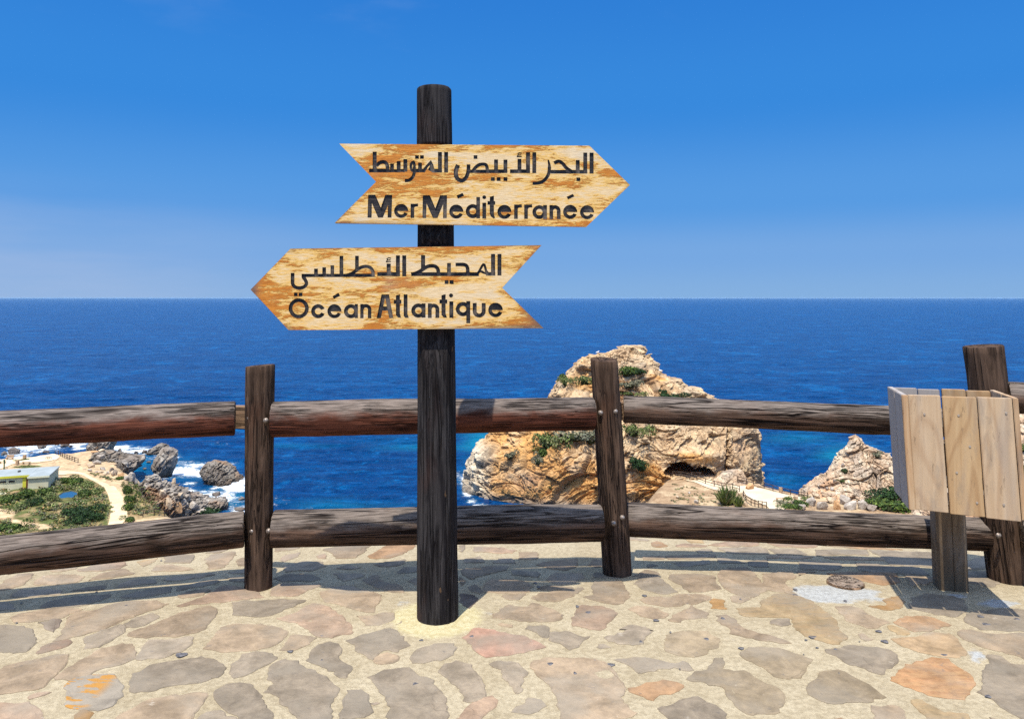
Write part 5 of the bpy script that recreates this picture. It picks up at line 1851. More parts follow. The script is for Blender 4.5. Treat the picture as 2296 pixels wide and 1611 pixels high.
def bolt(post, P, rusty=False):
    bm = bmesh.new()
    segs = 14
    rings = [(.0155, 0), (.0155, -.004), (.0125, -.005), (.0115, -.010), (.007, -.0135)]
    vs = [[bm.verts.new((math.cos(2 * math.pi * k / segs) * r, z, math.sin(2 * math.pi * k / segs) * r)) for k in range(segs)] for r, z in rings]
    for a, b in zip(vs[:-1], vs[1:]):
        for k in range(segs):
            bm.faces.new((a[k], a[(k + 1) % segs], b[(k + 1) % segs], b[k]))
    bm.faces.new(vs[-1])
    o = link('bolt', bm_me('bolt', bm, steel.m, True), post)
    o.matrix_parent_inverse = (Matrix.Translation(post.parent.location) @ Matrix.LocRotScale(post.location, post.rotation_quaternion, None)).inverted()
    o.location = P


# posts: (top centre, base centre) as seen, depth, radii
def fpost(top, bot, Yc, r0, r1, seed, label, tilt=(0, 0), bolts=()):
    b = pt(bot[0], bot[1], Yc)
    t = pt(top[0], top[1], Yc)
    b.z = -.12
    o = place_log('post', b, t, r0, r1, W_POST, fence, False, seed, label, tilt=tilt, wob=.05, groove=.007, cap=W_POST, endbev=.02)
    for (x, y) in bolts:
        z = pt(x, y, Yc)
        fr = (z.z - b.z) / (t.z - b.z)
        axis = b.lerp(t, fr)
        off = z.x - axis.x
        rad = (r0 + (r1 - r0) * fr)
        dy = math.sqrt(max(rad ** 2 - off ** 2, 1e-5))
        Yb = axis.y - dy - .001
        bolt(o, pt(x, y, Yb))
    return o


P1 = fpost((584.5, 819), (580, 1300), 4.37, .079, .080, 21, 'straight brown post left of the signpost', (.07, 0), [(559.2, 936), (595.8, 942), (565, 1190), (602.4, 1189.5)])
P2 = fpost((1353, 805), (1384.5, 1272), 4.62, .083, .083, 25, 'leaning dark brown post right of the signpost', (-.1, .1), [(1345.7, 925), (1378.8, 922), (1394.3, 1159.5), (1375, 1172.5)])
P3 = fpost((2201, 775), (2266, 1290), 4.50, .112, .108, 29, 'thick greyish post behind the wooden bin', (0, 0), [(2237.4, 1199.6)])
# one more post on each side, just outside the picture
P0 = fpost((-260, 830), (-262, 1378), 3.86, .080, .080, 33, None)


def rail(a, b, ra, rb, mat, seed, label=None, **kw):
    RK = kw.pop('rk', 1.0)
    p0, p1 = pt(a[0], a[1], a[2] / RK), pt(b[0], b[1], b[2] / RK)
    ra, rb = ra / RK, rb / RK
    return place_log('rail', p0, p1, ra, rb, mat, fence, True, seed, label, wob=.038, cap=W_END, **kw)


rail((-262, 975, 3.92), (527, 936.5, 4.42), .092, .096, W_RAIL2, 41, 'upper rail at the left, silvery on top', groove=.006, rk=1.02)
rail((611, 939.5, 4.37), (1330, 927, 4.565), .101, .097, W_RAIL2, 43, 'reddish upper rail behind the signpost', groove=.005)
rail((1397, 918, 4.62), (2186, 949, 4.42), .0785, .084, W_RAIL, 47, 'thinner grey-brown upper rail at the right', rk=.975)
rail((2258, 889, 4.45), (2700, 912, 4.12), .090, .092, W_RAIL, 49, 'upper rail leaving the picture at the right edge')
rail((-262, 1272, 3.90), (547, 1184.5, 4.40), .096, .097, W_RAIL, 51, 'lower rail at the left', groove=.006, rk=1.02)
rail((613, 1186, 4.37), (1347, 1170, 4.56), .104, .107, W_RAIL, 53, 'lower rail behind the signpost with deep checks', groove=.009)
rail((1405, 1164.5, 4.60), (2226, 1197, 4.42), .097, .092, W_RAIL, 57, 'lower rail at the right with long cracks', groove=.008, rk=.975)
rail((2290, 1195, 4.36), (2760, 1215, 4.05), .092, .094, W_RAIL, 59, None)
# tenons where the rails are let into the posts
for (a, b, w, mt) in [((522, 934, 4.44), (590, 936, 4.40), .066, W_END), ((590, 938, 4.40), (640, 939.5, 4.38), .06, W_POST), ((1322, 926, 4.64), (1402, 920, 4.67), .055, W_END), ((540, 1185, 4.41), (640, 1186, 4.39), .06, W_POST), ((1340, 1168, 4.64), (1412, 1165, 4.67), .06, W_POST)]:
    p0, p1 = pt(a[0], a[1], a[2] / .985), pt(b[0], b[1], b[2] / .985)
    d = p1 - p0
    bm = box(-w * .5, w * .5, -w, w, 0, d.length, .006)
    me = bm_me('tenon', bm, mt)
    set_f(me, 'wx', np.full(len(me.vertices), .35))
    o = link('tenon', me, fence)
    o.rotation_mode = 'QUATERNION'
    o.rotation_quaternion = d.to_track_quat('X', 'Y') @ Quaternion((0, 1, 0), math.pi / 2)
    o.location = p0 - fence.location

# ------------------------------------------------------------------ the signpost
YB1, YB2 = 3.776, 3.774
sb = pt(982.5, 1385, 3.885)
sb.z = 0
sign = thing('signpost', 'tall round black timber signpost carrying two carved arrow boards', 'signpost', tuple(sb))
tp = pt(973.5, 200, 3.885)


def sign_flat(x, y, z):
    zz = z - .15
    # a seat cut into the front for each board, running out in an arch above and below
    def seat(z0, z1, depth, ramp0, ramp1):
        k = np.clip((zz - (z0 - ramp0)) / ramp0, 0, 1) * np.clip(((z1 + ramp1) - zz) / max(ramp1, 1e-3), 0, 1)
        return k * depth
    s1 = seat(zb1[0], zb1[1], .034, .10, .004)
    s2 = seat(zb2[0], zb2[1], .036, .24, .07)
    s = np.maximum(s1, s2)
    lim = -(.104 - .016 * zz / 2.6) + s
    return np.where(s > 0, np.maximum(y, lim), y)


zb1 = (pt(1000, 505, YB1).z, pt(1000, 323, YB1).z)
zb2 = (pt(1000, 739, YB2).z, pt(1000, 553, YB2).z)
place_log('pole', sb - Vector((0, 0, .15)), tp, .104, .0895, W_SIGN, sign, False, 61, None, flat=sign_flat, wob=.018, groove=.003, step=.012, knots=5, endbev=.03, cap=W_SIGN, tilt=(0, -.03))


def S(ox, oy, k, x, y):
    return ((ox + x / k) * .8773, (oy + y / k) * .8773)


BOARD_Y = [0.0]


def mat_board(name, off, amt):
    m = M(name, .55, .35)
    v = m.co((1, 1, 1))
    n1 = m.noise(m.co((2.6, 1, 12), (off, 0, off)), 1.5, 8, .70, .5)
    n2 = m.noise(m.co((13, 1, 78), (0, off, 0)), 1.4, 6, .7, .8)
    n3 = m.noise(m.co((.9, 1, 4.0), (off * 2, 0, 3)), 1.9, 4, .6, .3)
    n4 = m.noise(m.co((26, 1, 190)), 1.0, 4, .6, .4)
    pale = m.mix(m.rng(n4, .3, .7), (.66, .46, .23), (.80, .60, .35))
    pale = m.mix(m.rng(m.noise(m.co((1.4, 1, 5), (4, 0, off)), 1.6, 4), .5, .72, 0, .5), pale, (.62, .54, .42))
    ochre = (.76, .43, .08)
    brown = m.mix(m.rng(n2, .35, .65), (.66, .235, .022), (.40, .115, .008))
    f = m.math('ADD', m.math('MULTIPLY', n1, 1.0), m.math('MULTIPLY', m.math('SUBTRACT', n2, .5), .62))
    f = m.math('ADD', f, m.math('MULTIPLY', m.math('SUBTRACT', n3, .5), .9))
    f = m.math('ADD', f, m.math('SUBTRACT', m.attr('edge', 'Fac'), amt))
    col = m.mix(m.rng(f, .38, .58, 0, .9), pale, ochre)
    col = m.mix(m.rng(f, .575, .615, 0, .92), col, brown)
    gl = m.rng(m.noise(m.co((2.2, 1, 3), (7, 0, 2)), 1.3, 3), .60, .72, 0, .28)
    col = m.mix(gl, col, (.42, .36, .30))
    col = m.mix(m.rng(m.attr('burn', 'Fac'), .15, .95, 0, .85), col, (.13, .085, .07))
    ck = m.math('ABSOLUTE', m.math('SUBTRACT', m.noise(m.co((10, 1, .8), (3, 0, off)), 1, 2, .4, .2), .5))
    edge_ = m.math('MULTIPLY', m.rng(f, .555, .575, 0, 1), m.rng(f, .585, .61, 1, 0))
    col = m.mix(m.math('MULTIPLY', edge_, .3), col, (.16, .045, .006))
    h = m.math('ADD', m.rng(f, .56, .62, 0, .5), m.math('MULTIPLY', n4, .5))
    h = m.math('ADD', h, m.math('MULTIPLY', n2, .4))
    rough = m.math('SUBTRACT', .72, m.rng(f, .57, .63, 0, .3))
    return m.done(col, m.bump(h, .003, .8), rough)


cm = M('charred_carving', .6, .3)
vv_ = cm.co((1, 1, 1))
n_ = cm.noise(cm.co((9, 1, 60)), 1.3, 6, .7, .4)
n2_ = cm.noise(cm.co((14, 1, 10)), 1.0, 4, .6)
cc_ = cm.mix(cm.rng(n_, .40, .70), (.010, .008, .009), (.062, .050, .044))
cc_ = cm.mix(cm.rng(n2_, .48, .68, 0, .8), cc_, (.17, .135, .105))
CARVE = cm.done(cc_, cm.bump(n_, .003, .9))


def arcpoly(cx, cy, ro, ri, a0, a1, n=None):
    n = n or max(4, int(abs(a1 - a0) / 15))
    out = []
    A_ = [math.radians(a0 + (a1 - a0) * i / n) for i in range(n + 1)]
    for p, q in zip(A_[:-1], A_[1:]):
        out.append([(cx + ro * math.cos(p), cy + ro * math.sin(p)), (cx + ro * math.cos(q), cy + ro * math.sin(q)), (cx + ri * math.cos(q), cy + ri * math.sin(q)), (cx + ri * math.cos(p), cy + ri * math.sin(p))])
    return out


def rect(x0, y0, x1, y1):
    return [[(x0, y0), (x1, y0), (x1, y1), (x0, y1)]]


def disc(cx, cy, r):
    return [[(cx + r * math.cos(2 * math.pi * k / 14), cy + r * math.sin(2 * math.pi * k / 14)) for k in range(14)]]


def stroke(w, pts, w1=None):
    """a brush line with flat ends through the points, smoothed"""
    P = [np.array(p, float) for p in pts]
    if len(P) > 2:
        Q = []
        for i in range(len(P) - 1):
            a = P[i - 1] if i else 2 * P[0] - P[1]
            b, c = P[i], P[i + 1]
            d = P[i + 2] if i + 2 < len(P) else 2 * P[-1] - P[-2]
            for t in (0, .33, .66):
                Q.append(.5 * ((2 * b) + (c - a) * t + (2 * a - 5 * b + 4 * c - d) * t * t + (3 * b - a - 3 * c + d) * t ** 3))
        Q.append(P[-1])
        P = Q
    w1 = w if w1 is None else w1
    n = len(P)
    L, R = [], []
    for i in range(n):
        t = P[min(i + 1, n - 1)] - P[max(i - 1, 0)]
        t /= np.linalg.norm(t) + 1e-9
        nn = np.array([-t[1], t[0]])
        ww = (w + (w1 - w) * i / (n - 1)) / 2
        L.append(P[i] + nn * ww)
        R.append(P[i] - nn * ww)
    out = []
    for i in range(n - 1):
        out.append([tuple(L[i]), tuple(L[i + 1]), tuple(R[i + 1]), tuple(R[i])])
    return out


def let_e(cx, cy, r, w=.50):
    o = arcpoly(cx, cy, r, r * w, 22, 180)
    # upper half filled down to the bar
    top = [(cx + r * math.cos(math.radians(a)), cy + r * math.sin(math.radians(a))) for a in range(180, 361, 15)]
    o.append([(cx - r, cy + r * .03)] + top + [(cx + r, cy + r * .03)])
    return o


def ring(cx, cy, ro, ri):
    return arcpoly(cx, cy, ro, ri, 0, 360, 22)


s1 = lambda x, y: S(850, 350, 5.74, x, y)
s2 = lambda x, y: S(1220, 350, 5.74, x, y)
s3 = lambda x, y: S(640, 620, 6.378, x, y)
s4 = lambda x, y: S(980, 620, 5.467, x, y)

B1 = {'arabic': [(s1, rect(585, 218, 645, 480) + rect(533, 468, 812, 522) + stroke(54, [(640, 425), (685, 382), (740, 366), (785, 388), (803, 440), (803, 500)]) + stroke(44, [(790, 498), (850, 500), (905, 498), (960, 500), (1010, 494), (1060, 500)])
                       + rect(842, 392, 898, 510) + rect(938, 356, 996, 515) + rect(1035, 326, 1095, 512)
                       + stroke(40, [(1176, 352), (1196, 400), (1196, 470), (1168, 498), (1146, 450), (1152, 395), (1180, 365)]) + stroke(46, [(1196, 440), (1196, 520), (1172, 590), (1120, 635), (1057, 642)], 50)
                       + rect(1190, 468, 1345, 522) + rect(1252, 378, 1308, 500) + rect(1208, 270, 1264, 324) + rect(1280, 270, 1336, 324)
                       + [[(1320, 475), (1375, 410), (1440, 340), (1462, 385), (1400, 440), (1350, 522), (1320, 522)]] + [[(1440, 340), (1475, 410), (1490, 470), (1600, 470), (1600, 526), (1470, 526), (1425, 500), (1395, 480), (1420, 440)]]
                       + rect(1543, 222, 1602, 526) + rect(1634, 222, 1692, 524)
                       + rect(2066, 270, 2122, 324) + stroke(66, [(1838, 412), (1806, 500), (1815, 590), (1860, 636), (1915, 636), (1962, 585), (1988, 500), (1992, 404)], 54)),
                 (s2, rect(-135, 482, 166, 532) + stroke(50, [(-70, 505), (-30, 450), (20, 412), (75, 402), (120, 410), (140, 455), (140, 520)])
                       + rect(160, 478, 438, 532) + rect(242, 332, 300, 500) + rect(380, 334, 438, 532) + rect(196, 592, 252, 648) + rect(282, 592, 338, 648) + rect(380, 592, 438, 648)
                       + rect(476, 478, 770, 534) + rect(586, 322, 644, 530) + rect(710, 226, 770, 534) + rect(803, 226, 861, 534)
                       + stroke(17, [(650, 243), (615, 236), (592, 250), (602, 268), (640, 266)]) + stroke(17, [(606, 264), (578, 292), (650, 288)])
                       + stroke(22, [(1035, 338), (1050, 400), (1054, 460)], 50) + stroke(50, [(1054, 450), (1046, 530), (1008, 605), (945, 660), (870, 680), (808, 681)])
                       + stroke(52, [(1124, 388), (1165, 364), (1210, 364), (1255, 400), (1305, 460), (1370, 505)]) + rect(1065, 486, 1610, 540) + rect(1440, 340, 1498, 500) + rect(1450, 596, 1506, 650)
                       + rect(1550, 232, 1608, 540) + rect(1642, 232, 1702, 540))],
      'french': [(s1, [[(520, 848), (578, 848), (570, 1185), (510, 1185)], [(815, 850), (873, 850), (862, 1185), (805, 1185)], [(522, 848), (625, 848), (720, 1075), (690, 1185), (665, 1185)], [(770, 850), (871, 850), (735, 1185), (680, 1185), (690, 1080)]]
                       + let_e(1003, 1086, 104) + rect(1142, 980, 1195, 1190) + stroke(44, [(1168, 1060), (1182, 1020), (1210, 1003), (1252, 1000)])
                       + [[(1320, 856), (1380, 856), (1370, 1192), (1316, 1192)], [(1618, 1192), (1620, 856), (1676, 856), (1672, 1192)], [(1322, 856), (1425, 856), (1518, 1080), (1500, 1192), (1470, 1192)], [(1575, 856), (1674, 856), (1535, 1192), (1480, 1192), (1490, 1085)]]
                       + let_e(1812, 1096, 104) + [[(1815, 860), (1905, 822), (1926, 865), (1836, 908)]] + ring(2054, 1090, 104, 48) + rect(2106, 882, 2160, 1196) + rect(2194, 965, 2250, 1200) + disc(2222, 886, 29)),
                 (s2, [[(180, 878), (240, 862), (240, 1130), (256, 1188), (238, 1200), (195, 1168), (178, 1120)]] + rect(146, 942, 258, 996) + let_e(394, 1100, 104)
                       + rect(536, 992, 590, 1204) + stroke(46, [(562, 1070), (578, 1032), (606, 1015), (650, 1012)]) + rect(684, 992, 738, 1204) + stroke(46, [(710, 1070), (728, 1032), (756, 1015), (800, 1012)])
                       + ring(906, 1104, 102, 47) + rect(962, 1000, 1018, 1208) + rect(1054, 1000, 1108, 1208) + arcpoly(1136, 1084, 82, 27, 180, 360) + rect(1163, 1080, 1218, 1208)
                       + let_e(1358, 1100, 104) + [[(1305, 880), (1398, 836), (1420, 876), (1328, 918)]] + let_e(1606, 1106, 104))]}
B2 = {'arabic': [(s3, rect(655, 492, 716, 640) + stroke(58, [(685, 610), (690, 680), (735, 728), (810, 738), (880, 715), (912, 665), (890, 605), (858, 560)]) + [[(832, 508), (905, 508), (905, 565), (880, 590), (832, 570)]] + rect(832, 508, 1600, 562)
                       + rect(708, 812, 766, 872) + rect(786, 812, 846, 872) + rect(1036, 424, 1098, 540) + rect(1170, 402, 1230, 540) + rect(1304, 370, 1362, 540) + rect(1450, 216, 1512, 562)
                       + rect(1704, 214, 1764, 440) + stroke(56, [(1560, 535), (1630, 515), (1690, 478), (1760, 425), (1830, 395), (1910, 390), (1970, 425), (1995, 480), (1996, 558)]) + rect(1560, 504, 2025, 560)),
                 (s4, rect(-88, 412, 229, 468) + rect(42, 292, 100, 468) + rect(172, 178, 228, 470) + rect(260, 178, 316, 472) + stroke(15, [(105, 220), (70, 213), (47, 228), (60, 243), (98, 240)]) + stroke(15, [(62, 241), (36, 268), (104, 264)])
                       + rect(522, 174, 580, 375) + stroke(52, [(386, 446), (460, 425), (530, 385), (590, 345), (650, 325), (715, 330), (755, 365), (765, 420), (765, 460)]) + rect(385, 414, 1320, 468)
                       + rect(886, 284, 940, 440) + rect(852, 524, 906, 578) + rect(922, 524, 978, 578) + stroke(50, [(1005, 306), (1110, 306), (1155, 322), (1174, 365), (1174, 440)])
                       + stroke(34, [(1300, 455), (1335, 400), (1395, 300), (1420, 350), (1432, 395), (1470, 440)]) + stroke(32, [(1310, 425), (1355, 402), (1400, 420), (1470, 440)]) + [[(1290, 440), (1335, 400), (1330, 468), (1290, 468)]]
                       + rect(1430, 412, 1560, 462) + rect(1500, 158, 1558, 462) + rect(1590, 158, 1646, 460))],
      'french': [(s3, ring(785, 1070, 165, 103) + arcpoly(1102, 1117, 115, 52, 22, 338) + let_e(1367, 1117, 115) + [[(1335, 872), (1435, 820), (1460, 866), (1358, 918)]] + ring(1636, 1117, 115, 52) + rect(1698, 1000, 1750, 1230)
                       + rect(1788, 1000, 1842, 1232) + arcpoly(1879, 1090, 91, 33, 180, 360) + rect(1912, 1085, 1970, 1232)),
                 (s4, [[(-97, 1054), (-29, 724), (30, 724), (-38, 1054)], [(12, 724), (75, 724), (135, 1052), (78, 1052)], [(-60, 890), (105, 890), (115, 950), (-72, 950)], [(-29, 724), (75, 724), (84, 775), (-40, 775)]]
                       + [[(172, 735), (228, 722), (228, 990), (244, 1050), (200, 1045), (172, 1010)]] + rect(142, 798, 248, 854) + [[(280, 722), (334, 722), (334, 990), (352, 1052), (300, 1050), (280, 1020)]]
                       + ring(486, 948, 100, 46) + rect(530, 848, 586, 1048) + rect(618, 848, 672, 1052) + arcpoly(699, 930, 79, 26, 180, 360) + rect(724, 925, 778, 1052)
                       + [[(808, 735), (866, 718), (866, 990), (886, 1050), (840, 1045), (808, 1010)]] + rect(780, 794, 888, 850) + rect(918, 820, 974, 1050) + disc(942, 738, 29)
                       + ring(1108, 928, 100, 46) + rect(1155, 816, 1210, 1126) + rect(1244, 842, 1300, 960) + rect(1370, 842, 1426, 960) + arcpoly(1335, 955, 91, 36, 0, 180) + let_e(1563, 940, 102))]}


def sign_board(outline, letters, Yb, off, amt, label, thick=.032, depth=.0065, burn=()):
    OL = [pt(x, y, Yb) for x, y in outline]
    pts2, faces, kinds, FP = [], [], [], {}

    def addpoly(P, kind):
        a = sum(P[i][0] * P[(i + 1) % len(P)][1] - P[(i + 1) % len(P)][0] * P[i][1] for i in range(len(P)))
        if abs(a) < 1e-10:
            return
        if a < 0:
            P = P[::-1]
        b = len(pts2)
        pts2.extend(Vector(p) for p in P)
        faces.append(list(range(b, b + len(P))))
        FP[b] = P
        kinds.append(kind)
    addpoly([(p.x, p.z) for p in OL], 'board')
    for kind, sets in letters.items():
        for fn, polys in sets:
            for P in polys:
                W = []
                for (x, y) in P:
                    w = pt(*fn(x, y), Yb)
                    W.append((w.x, w.z))
                addpoly(W, kind)
    # extra points so the face carries wear attributes smoothly
    xs_ = np.arange(min(p.x for p in OL), max(p.x for p in OL), .04)
    zs_ = np.arange(min(p.z for p in OL), max(p.z for p in OL), .04)
    gx, gz = np.meshgrid(xs_, zs_)
    gx, gz = gx.ravel() + .0013, gz.ravel() + .0017
    k = in_poly(gx, gz, [(p.x, p.z) for p in OL])
    pts2.extend(Vector((a, b)) for a, b in zip(gx[k], gz[k]))
    r = delaunay_2d_cdt(pts2, [], faces, 1, 1e-6)
    V2, T, orig = r[0], r[2], r[5]
    cls = []
    for o in orig:
        ks = {kinds[q] for q in o}
        cls.append('board')
    tc = np.array([[(V2[t[0]].x + V2[t[1]].x + V2[t[2]].x) / 3, (V2[t[0]].y + V2[t[1]].y + V2[t[2]].y) / 3] for t in T])
    for f_, k_ in zip(faces, kinds):
        if k_ == 'board':
            continue
        P_ = FP[f_[0]]
        a0, b0 = min(p[0] for p in P_), min(p[1] for p in P_)
        a1, b1 = max(p[0] for p in P_), max(p[1] for p in P_)
        w_ = np.where((tc[:, 0] > a0) & (tc[:, 0] < a1) & (tc[:, 1] > b0) & (tc[:, 1] < b1))[0]
        if len(w_):
            for q_ in w_[in_poly(tc[w_, 0], tc[w_, 1], P_)]:
                cls[q_] = k_
    ox, oy, oz = sign.location
    x = np.array([v.x for v in V2])
    zc = np.array([v.y for v in V2])
    ol2 = [(p.x, p.z) for p in OL]
    de = poly_dist(x, zc, ol2)
    edge_att = np.clip(1 - de / .03, 0, 1) * .05
    root = None
    # ownership of edges
    ed = {}
    for ti, t in enumerate(T):
        for q in range(3):
            e = (t[q], t[(q + 1) % 3])
            ed.setdefault(tuple(sorted(e)), []).append((ti, e))
    out = {}
    for kind in ('board', 'arabic', 'french'):
        V, F, idx = [], [], {}

        def vid(i, layer):
            if (i, layer) not in idx:
                idx[(i, layer)] = len(V)
                V.append((V2[i].x - ox, Yb + layer - oy, V2[i].y - oz))
            return idx[(i, layer)]
        lay = 0.0 if kind == 'board' else depth
        for ti, t in enumerate(T):
            if cls[ti] == kind:
                F.append(tuple(vid(q, lay) for q in t))
        for key, lst in ed.items():
            if kind == 'board':
                if len(lst) == 1:
                    a, b = lst[0][1]
                    F.append((vid(b, 0.0), vid(a, 0.0), vid(a, thick), vid(b, thick)))
            elif len(lst) == 2:
                ca, cb = cls[lst[0][0]], cls[lst[1][0]]
                if (ca == kind) != (cb == kind) and 'board' in (ca, cb):
                    ti, (a, b) = lst[0] if ca == kind else lst[1]
                    F.append((vid(b, depth), vid(a, depth), vid(a, 0.0), vid(b, 0.0)))
        if kind == 'board':
            b = len(V)
            V += [(p.x - ox, Yb + thick - oy, p.z - oz) for p in OL]
            F.append(tuple(range(b, b + len(OL))))
        mtl = mat_board('board_wood', off, amt) if kind == 'board' else CARVE
        me = mesh_py('sign_board' if kind == 'board' else 'lettering', V, F, False, mtl)
        if kind == 'board':
            vx = np.array([v[0] + ox for v in V])
            vz = np.array([v[2] + oz for v in V])
            de = poly_dist(vx, vz, ol2)
            set_f(me, 'edge', np.clip(1 - de / .035, 0, 1) * .07)
            bn = np.zeros(len(V))
            for (bx, by, rad, st) in burn:
                c = pt(bx, by, Yb)
                bn = np.maximum(bn, st * np.exp(-((vx - c.x) ** 2 + (vz - c.z) ** 2) / rad ** 2))
            bn = bn + np.clip(1 - de / .012, 0, 1) * .22
            set_f(me, 'burn', bn)
            root = link('sign_board', me, sign, label)
        else:
            out[kind] = me
    link('lettering', out['arabic'], root, 'carved Arabic lettering')
    link('lettering', out['french'], root, 'carved French lettering')
    return root


OUT1 = [s1(95, 100), s2(1640, 130), s2(2235, 705), s2(1600, 1315), s1(28, 1262), s1(634, 658)]
OUT2 = [s3(650, 98), s4(2205, 35), s4(1655, 630), s4(2235, 1195), s3(620, 1425), s3(0, 765)]
sign_board(OUT1, B1, YB1, 0.0, .0, 'upper arrow board pointing right', burn=[(*s1(28, 1262), .03, .5), (*s2(2235, 705), .03, .35)])
sign_board(OUT2, B2, YB2, 4.0, -.045, 'lower arrow board pointing left', burn=[(*s3(0, 765), .05, .9), (*s3(620, 1425), .05, .45), (*s4(2235, 1195), .10, .85), (*s4(1950, 1010), .04, .5), (*s3(650, 98), .03, .4), (*s4(2205, 35), .04, .4)])

# ------------------------------------------------------------------ the slatted bin
def mat_plank(name, a, b, k, off, grey=0.0, greyc=(.34, .31, .285)):
    m = M(name, .7, .25)
    rd = m.rand()
    n = m.t.nodes.new('ShaderNodeCombineXYZ')
    m.put(m.math('MULTIPLY', rd, 20.0), n.inputs[0])
    va = m.t.nodes.new('ShaderNodeVectorMath')
    va.operation = 'ADD'
    m.t.links.new(m.co((1, 1, 1)), va.inputs[0])
    m.t.links.new(n.outputs[0], va.inputs[1])
    mp_ = m.t.nodes.new('ShaderNodeMapping')
    mp_.inputs['Scale'].default_value = (30, 30, 1.6)
    m.t.links.new(va.outputs[0], mp_.inputs[0])
    g1 = m.noise(mp_.outputs[0], 1.0, 5, .6, .9)
    # cathedral figure
    mp2 = m.t.nodes.new('ShaderNodeMapping')
    mp2.inputs['Scale'].default_value = (5, 5, .75)
    m.t.links.new(va.outputs[0], mp2.inputs[0])
    g2 = m.noise(mp2.outputs[0], 1.0, 2, .4, .3)
    bands = m.math('PINGPONG', m.math('MULTIPLY', g2, 9.0), .5)
    col = m.mix(m.rng(g1, .3, .7), a, b)
    col = m.mix(m.rng(bands, .28, .5, 0, .42), col, k)
    col = m.mix(m.rng(m.noise(mp2.outputs[0], 2.2, 4), .5, .7, 0, .35), col, tuple(q * .8 for q in greyc))
    if grey:
        col = m.mix(m.rng(g1, .3, .7, grey * .75, grey), col, greyc)
    kn = m.voro(m.co((9, 9, 5.5), (off, off, 0)), 1.0)
    col = m.mix(m.rng(kn, .05, .10, .8, 0), col, (.13, .07, .035))
    col = m.mix(m.rng(m.noise(m.co((7, 7, 2.2), (off, 0, 5)), 1.0, 6, .7), .52, .70, 0, .55), col, (.23, .19, .15))
    col = m.mix(m.rng(m.noise(m.co((40, 40, 9)), 1.0, 4, .7), .60, .68, 0, .4), col, (.12, .08, .05))
    h = m.math('ADD', m.math('MULTIPLY', g1, .7), m.math('MULTIPLY', bands, .4))
    return m.done(col, m.bump(h, .003, .8))


PLA = mat_plank('pale_plank', (.46, .315, .185), (.56, .41, .26), (.36, .22, .12), 1.0)
PLB = mat_plank('orange_plank', (.42, .26, .125), (.50, .335, .175), (.28, .145, .06), 3.0)
PLG = mat_plank('grey_plank', (.36, .27, .19), (.44, .36, .28), (.24, .17, .11), 5.0, .85)
PLS = mat_plank('striped_stile', (.44, .26, .13), (.52, .37, .22), (.20, .08, .03), 7.0)
BPM = mat_plank('bin_post_wood', (.12, .078, .042), (.19, .128, .074), (.07, .045, .027), 9.0, .2, (.15, .12, .09))
F_ = Vector((1.98, 3.85))
U_ = Vector((.961, -.275))
V_ = Vector((.275, .961))
binr = thing('litter_bin', 'square open bin of pale vertical planks on a short post at the right', 'bin', (2.38, 4.27, 0))
RIM, BOT = 1.113, .542


def plank(u0, u1, v0, v1, z0, z1, mat, name='plank', label=None, bev=.003, dz=(0, 0)):
    """a board between two footprints in the bin's own frame; the whole box leans a little to the right"""
    bm = box(0, 1, 0, 1, 0, 1)
    for vtx in bm.verts:
        a, b, c = vtx.co
        u, v = u0 + (u1 - u0) * a, v0 + (v1 - v0) * b
        z = z0 + (z1 - z0) * c + (dz[0] * (1 - c) + dz[1] * c) * a
        lean = (RIM - z) / (RIM - BOT)
        p = F_ + U_ * (u + .022 * lean) + V_ * v
        vtx.co = Vector((p.x, p.y, z)) - binr.location
    bmesh.ops.bevel(bm, geom=bm.edges[:], offset=bev, segments=2, affect='EDGES')
    return link(name, bm_me(name, bm, mat), binr, label)


W_, D_, T_ = .497, .345, .024
plank(.010, .158, -.001, .022, BOT + .004, RIM - .002, PLA, dz=(-.006, .002), label='pale front plank with a light scuff')
plank(.166, .316, -.002, .021, BOT - .006, RIM - .004, PLB, dz=(-.004, 0), label='orange-brown front plank with knots')
plank(.322, .470, -.001, .022, BOT - .014, RIM - .002, PLA, dz=(-.006, 0))
plank(-T_ + .004, .008, .0, .165, BOT + .002, RIM, PLG, dz=(0, 0))
plank(-T_ + .004, .008, .172, D_, BOT + .010, RIM + .001, PLG, dz=(0, 0))
plank(-T_ + .003, .007, -.026, -.002, BOT + .006, RIM - .001, PLS, label='dark striped corner board')
plank(.474, .497, -.002, .160, BOT - .012, RIM, PLS, label='right-hand corner board')
plank(.474, .497, .167, D_, BOT, RIM, PLA)
for q in range(4):
    a = .010 + q * .1165
    plank(a, a + .112 - (.008 if q == 1 else 0), D_ - T_, D_, BOT + .01, RIM - .002 - .004 * (q % 2), PLG if q < 2 else PLB)
plank(.010, .470, .024, D_ - T_ - .002, BOT + .03, BOT + .05, PLG, 'floor_board')
for zz in (RIM - .16, BOT + .12):
    plank(.010, .472, .0235, .045, zz, zz + .05, PLG, 'batten')
nail = M('nail_head', .4, .5)
nail.done((.36, .30, .24))


def spot(u, z, r=.006, mat=nail):
    lean = (RIM - z) / (RIM - BOT)
    p = F_ + U_ * (u + .022 * lean) + V_ * (-.0045)
    bm = bmesh.new()
    tube_bm(bm, (0, 0, 0), (0, .006, 0), r, 10)
    o = link('screw', bm_me('screw', bm, mat.m), binr, loc=Vector((p.x, p.y, z)) - binr.location, rot=(0, 0, math.atan2(U_.y, U_.x)))


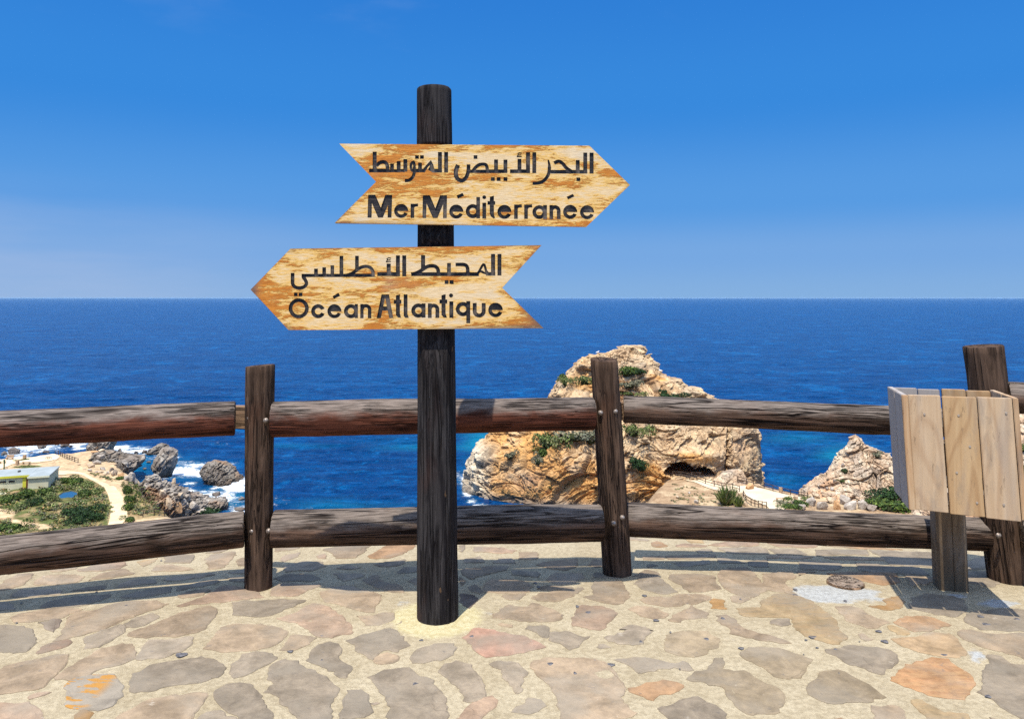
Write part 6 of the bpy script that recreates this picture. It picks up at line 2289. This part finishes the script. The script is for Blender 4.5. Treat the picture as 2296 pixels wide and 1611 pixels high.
for u, z in ((.232, 1.02), (.272, .87), (.206, .74), (.285, .60), (.08, 1.02), (.40, .60), (.44, 1.04)):
    spot(u, z, .0055)
# its post: two half-round timbers side by side
zt = .80
for s, (u0, u1) in enumerate(((.02, .0965), (.0975, .172))):
    seg = 12
    bm = bmesh.new()
    prof = [(u0, -.070 if s == 0 else -.087), (u0 + (.02 if s == 0 else .004), -.085 if s == 0 else -.089), (u1 - (.004 if s == 0 else .02), -.089 if s == 0 else -.085), (u1, -.087 if s == 0 else -.068), (u1, .06), (u0, .06)]
    b0, b1 = Vector((2.385, 4.405)), Vector((2.322, 4.310))
    lo = [bm.verts.new((b0.x + U_.x * a + V_.x * b - binr.location.x, b0.y + U_.y * a + V_.y * b - binr.location.y, -.05)) for a, b in prof]
    mi_ = [bm.verts.new((b0.x * .6 + b1.x * .4 + U_.x * a * .99 + V_.x * b - binr.location.x, b0.y * .6 + b1.y * .4 + U_.y * a + V_.y * b - binr.location.y, .35)) for a, b in prof]
    hi = [bm.verts.new((b1.x + U_.x * a * .98 + V_.x * b - binr.location.x, b1.y + U_.y * a + V_.y * b - binr.location.y, zt)) for a, b in prof]
    for A_, B_ in ((lo, mi_), (mi_, hi)):
        for k in range(6):
            bm.faces.new((A_[k], A_[(k + 1) % 6], B_[(k + 1) % 6], B_[k]))
    bm.faces.new(lo[::-1])
    bm.faces.new(hi)
    bmesh.ops.bevel(bm, geom=bm.edges[:], offset=.002, segments=2, affect='EDGES')
    link('post', bm_me('post', bm, BPM), binr)

# ------------------------------------------------------------------ sawn-off stump set in the paving
sc_ = ong(1893, 1308)
stp = thing('sawn_stump', 'flat round sawn-off log stump set in white cement in the paving', 'stump', (sc_.x, sc_.y, sc_.z))
me = log_mesh('stump_body', .055, .108, .104, W_END, 77, 40, .012, .05, .004, .01, knots=0, cap=mat_wood('stump_top', (.36, .29, .235), (.20, .15, .115), (.31, .245, .19), .6, .8, .9, 11.0))
link('stump_body', me, stp, loc=(0, 0, -.04))
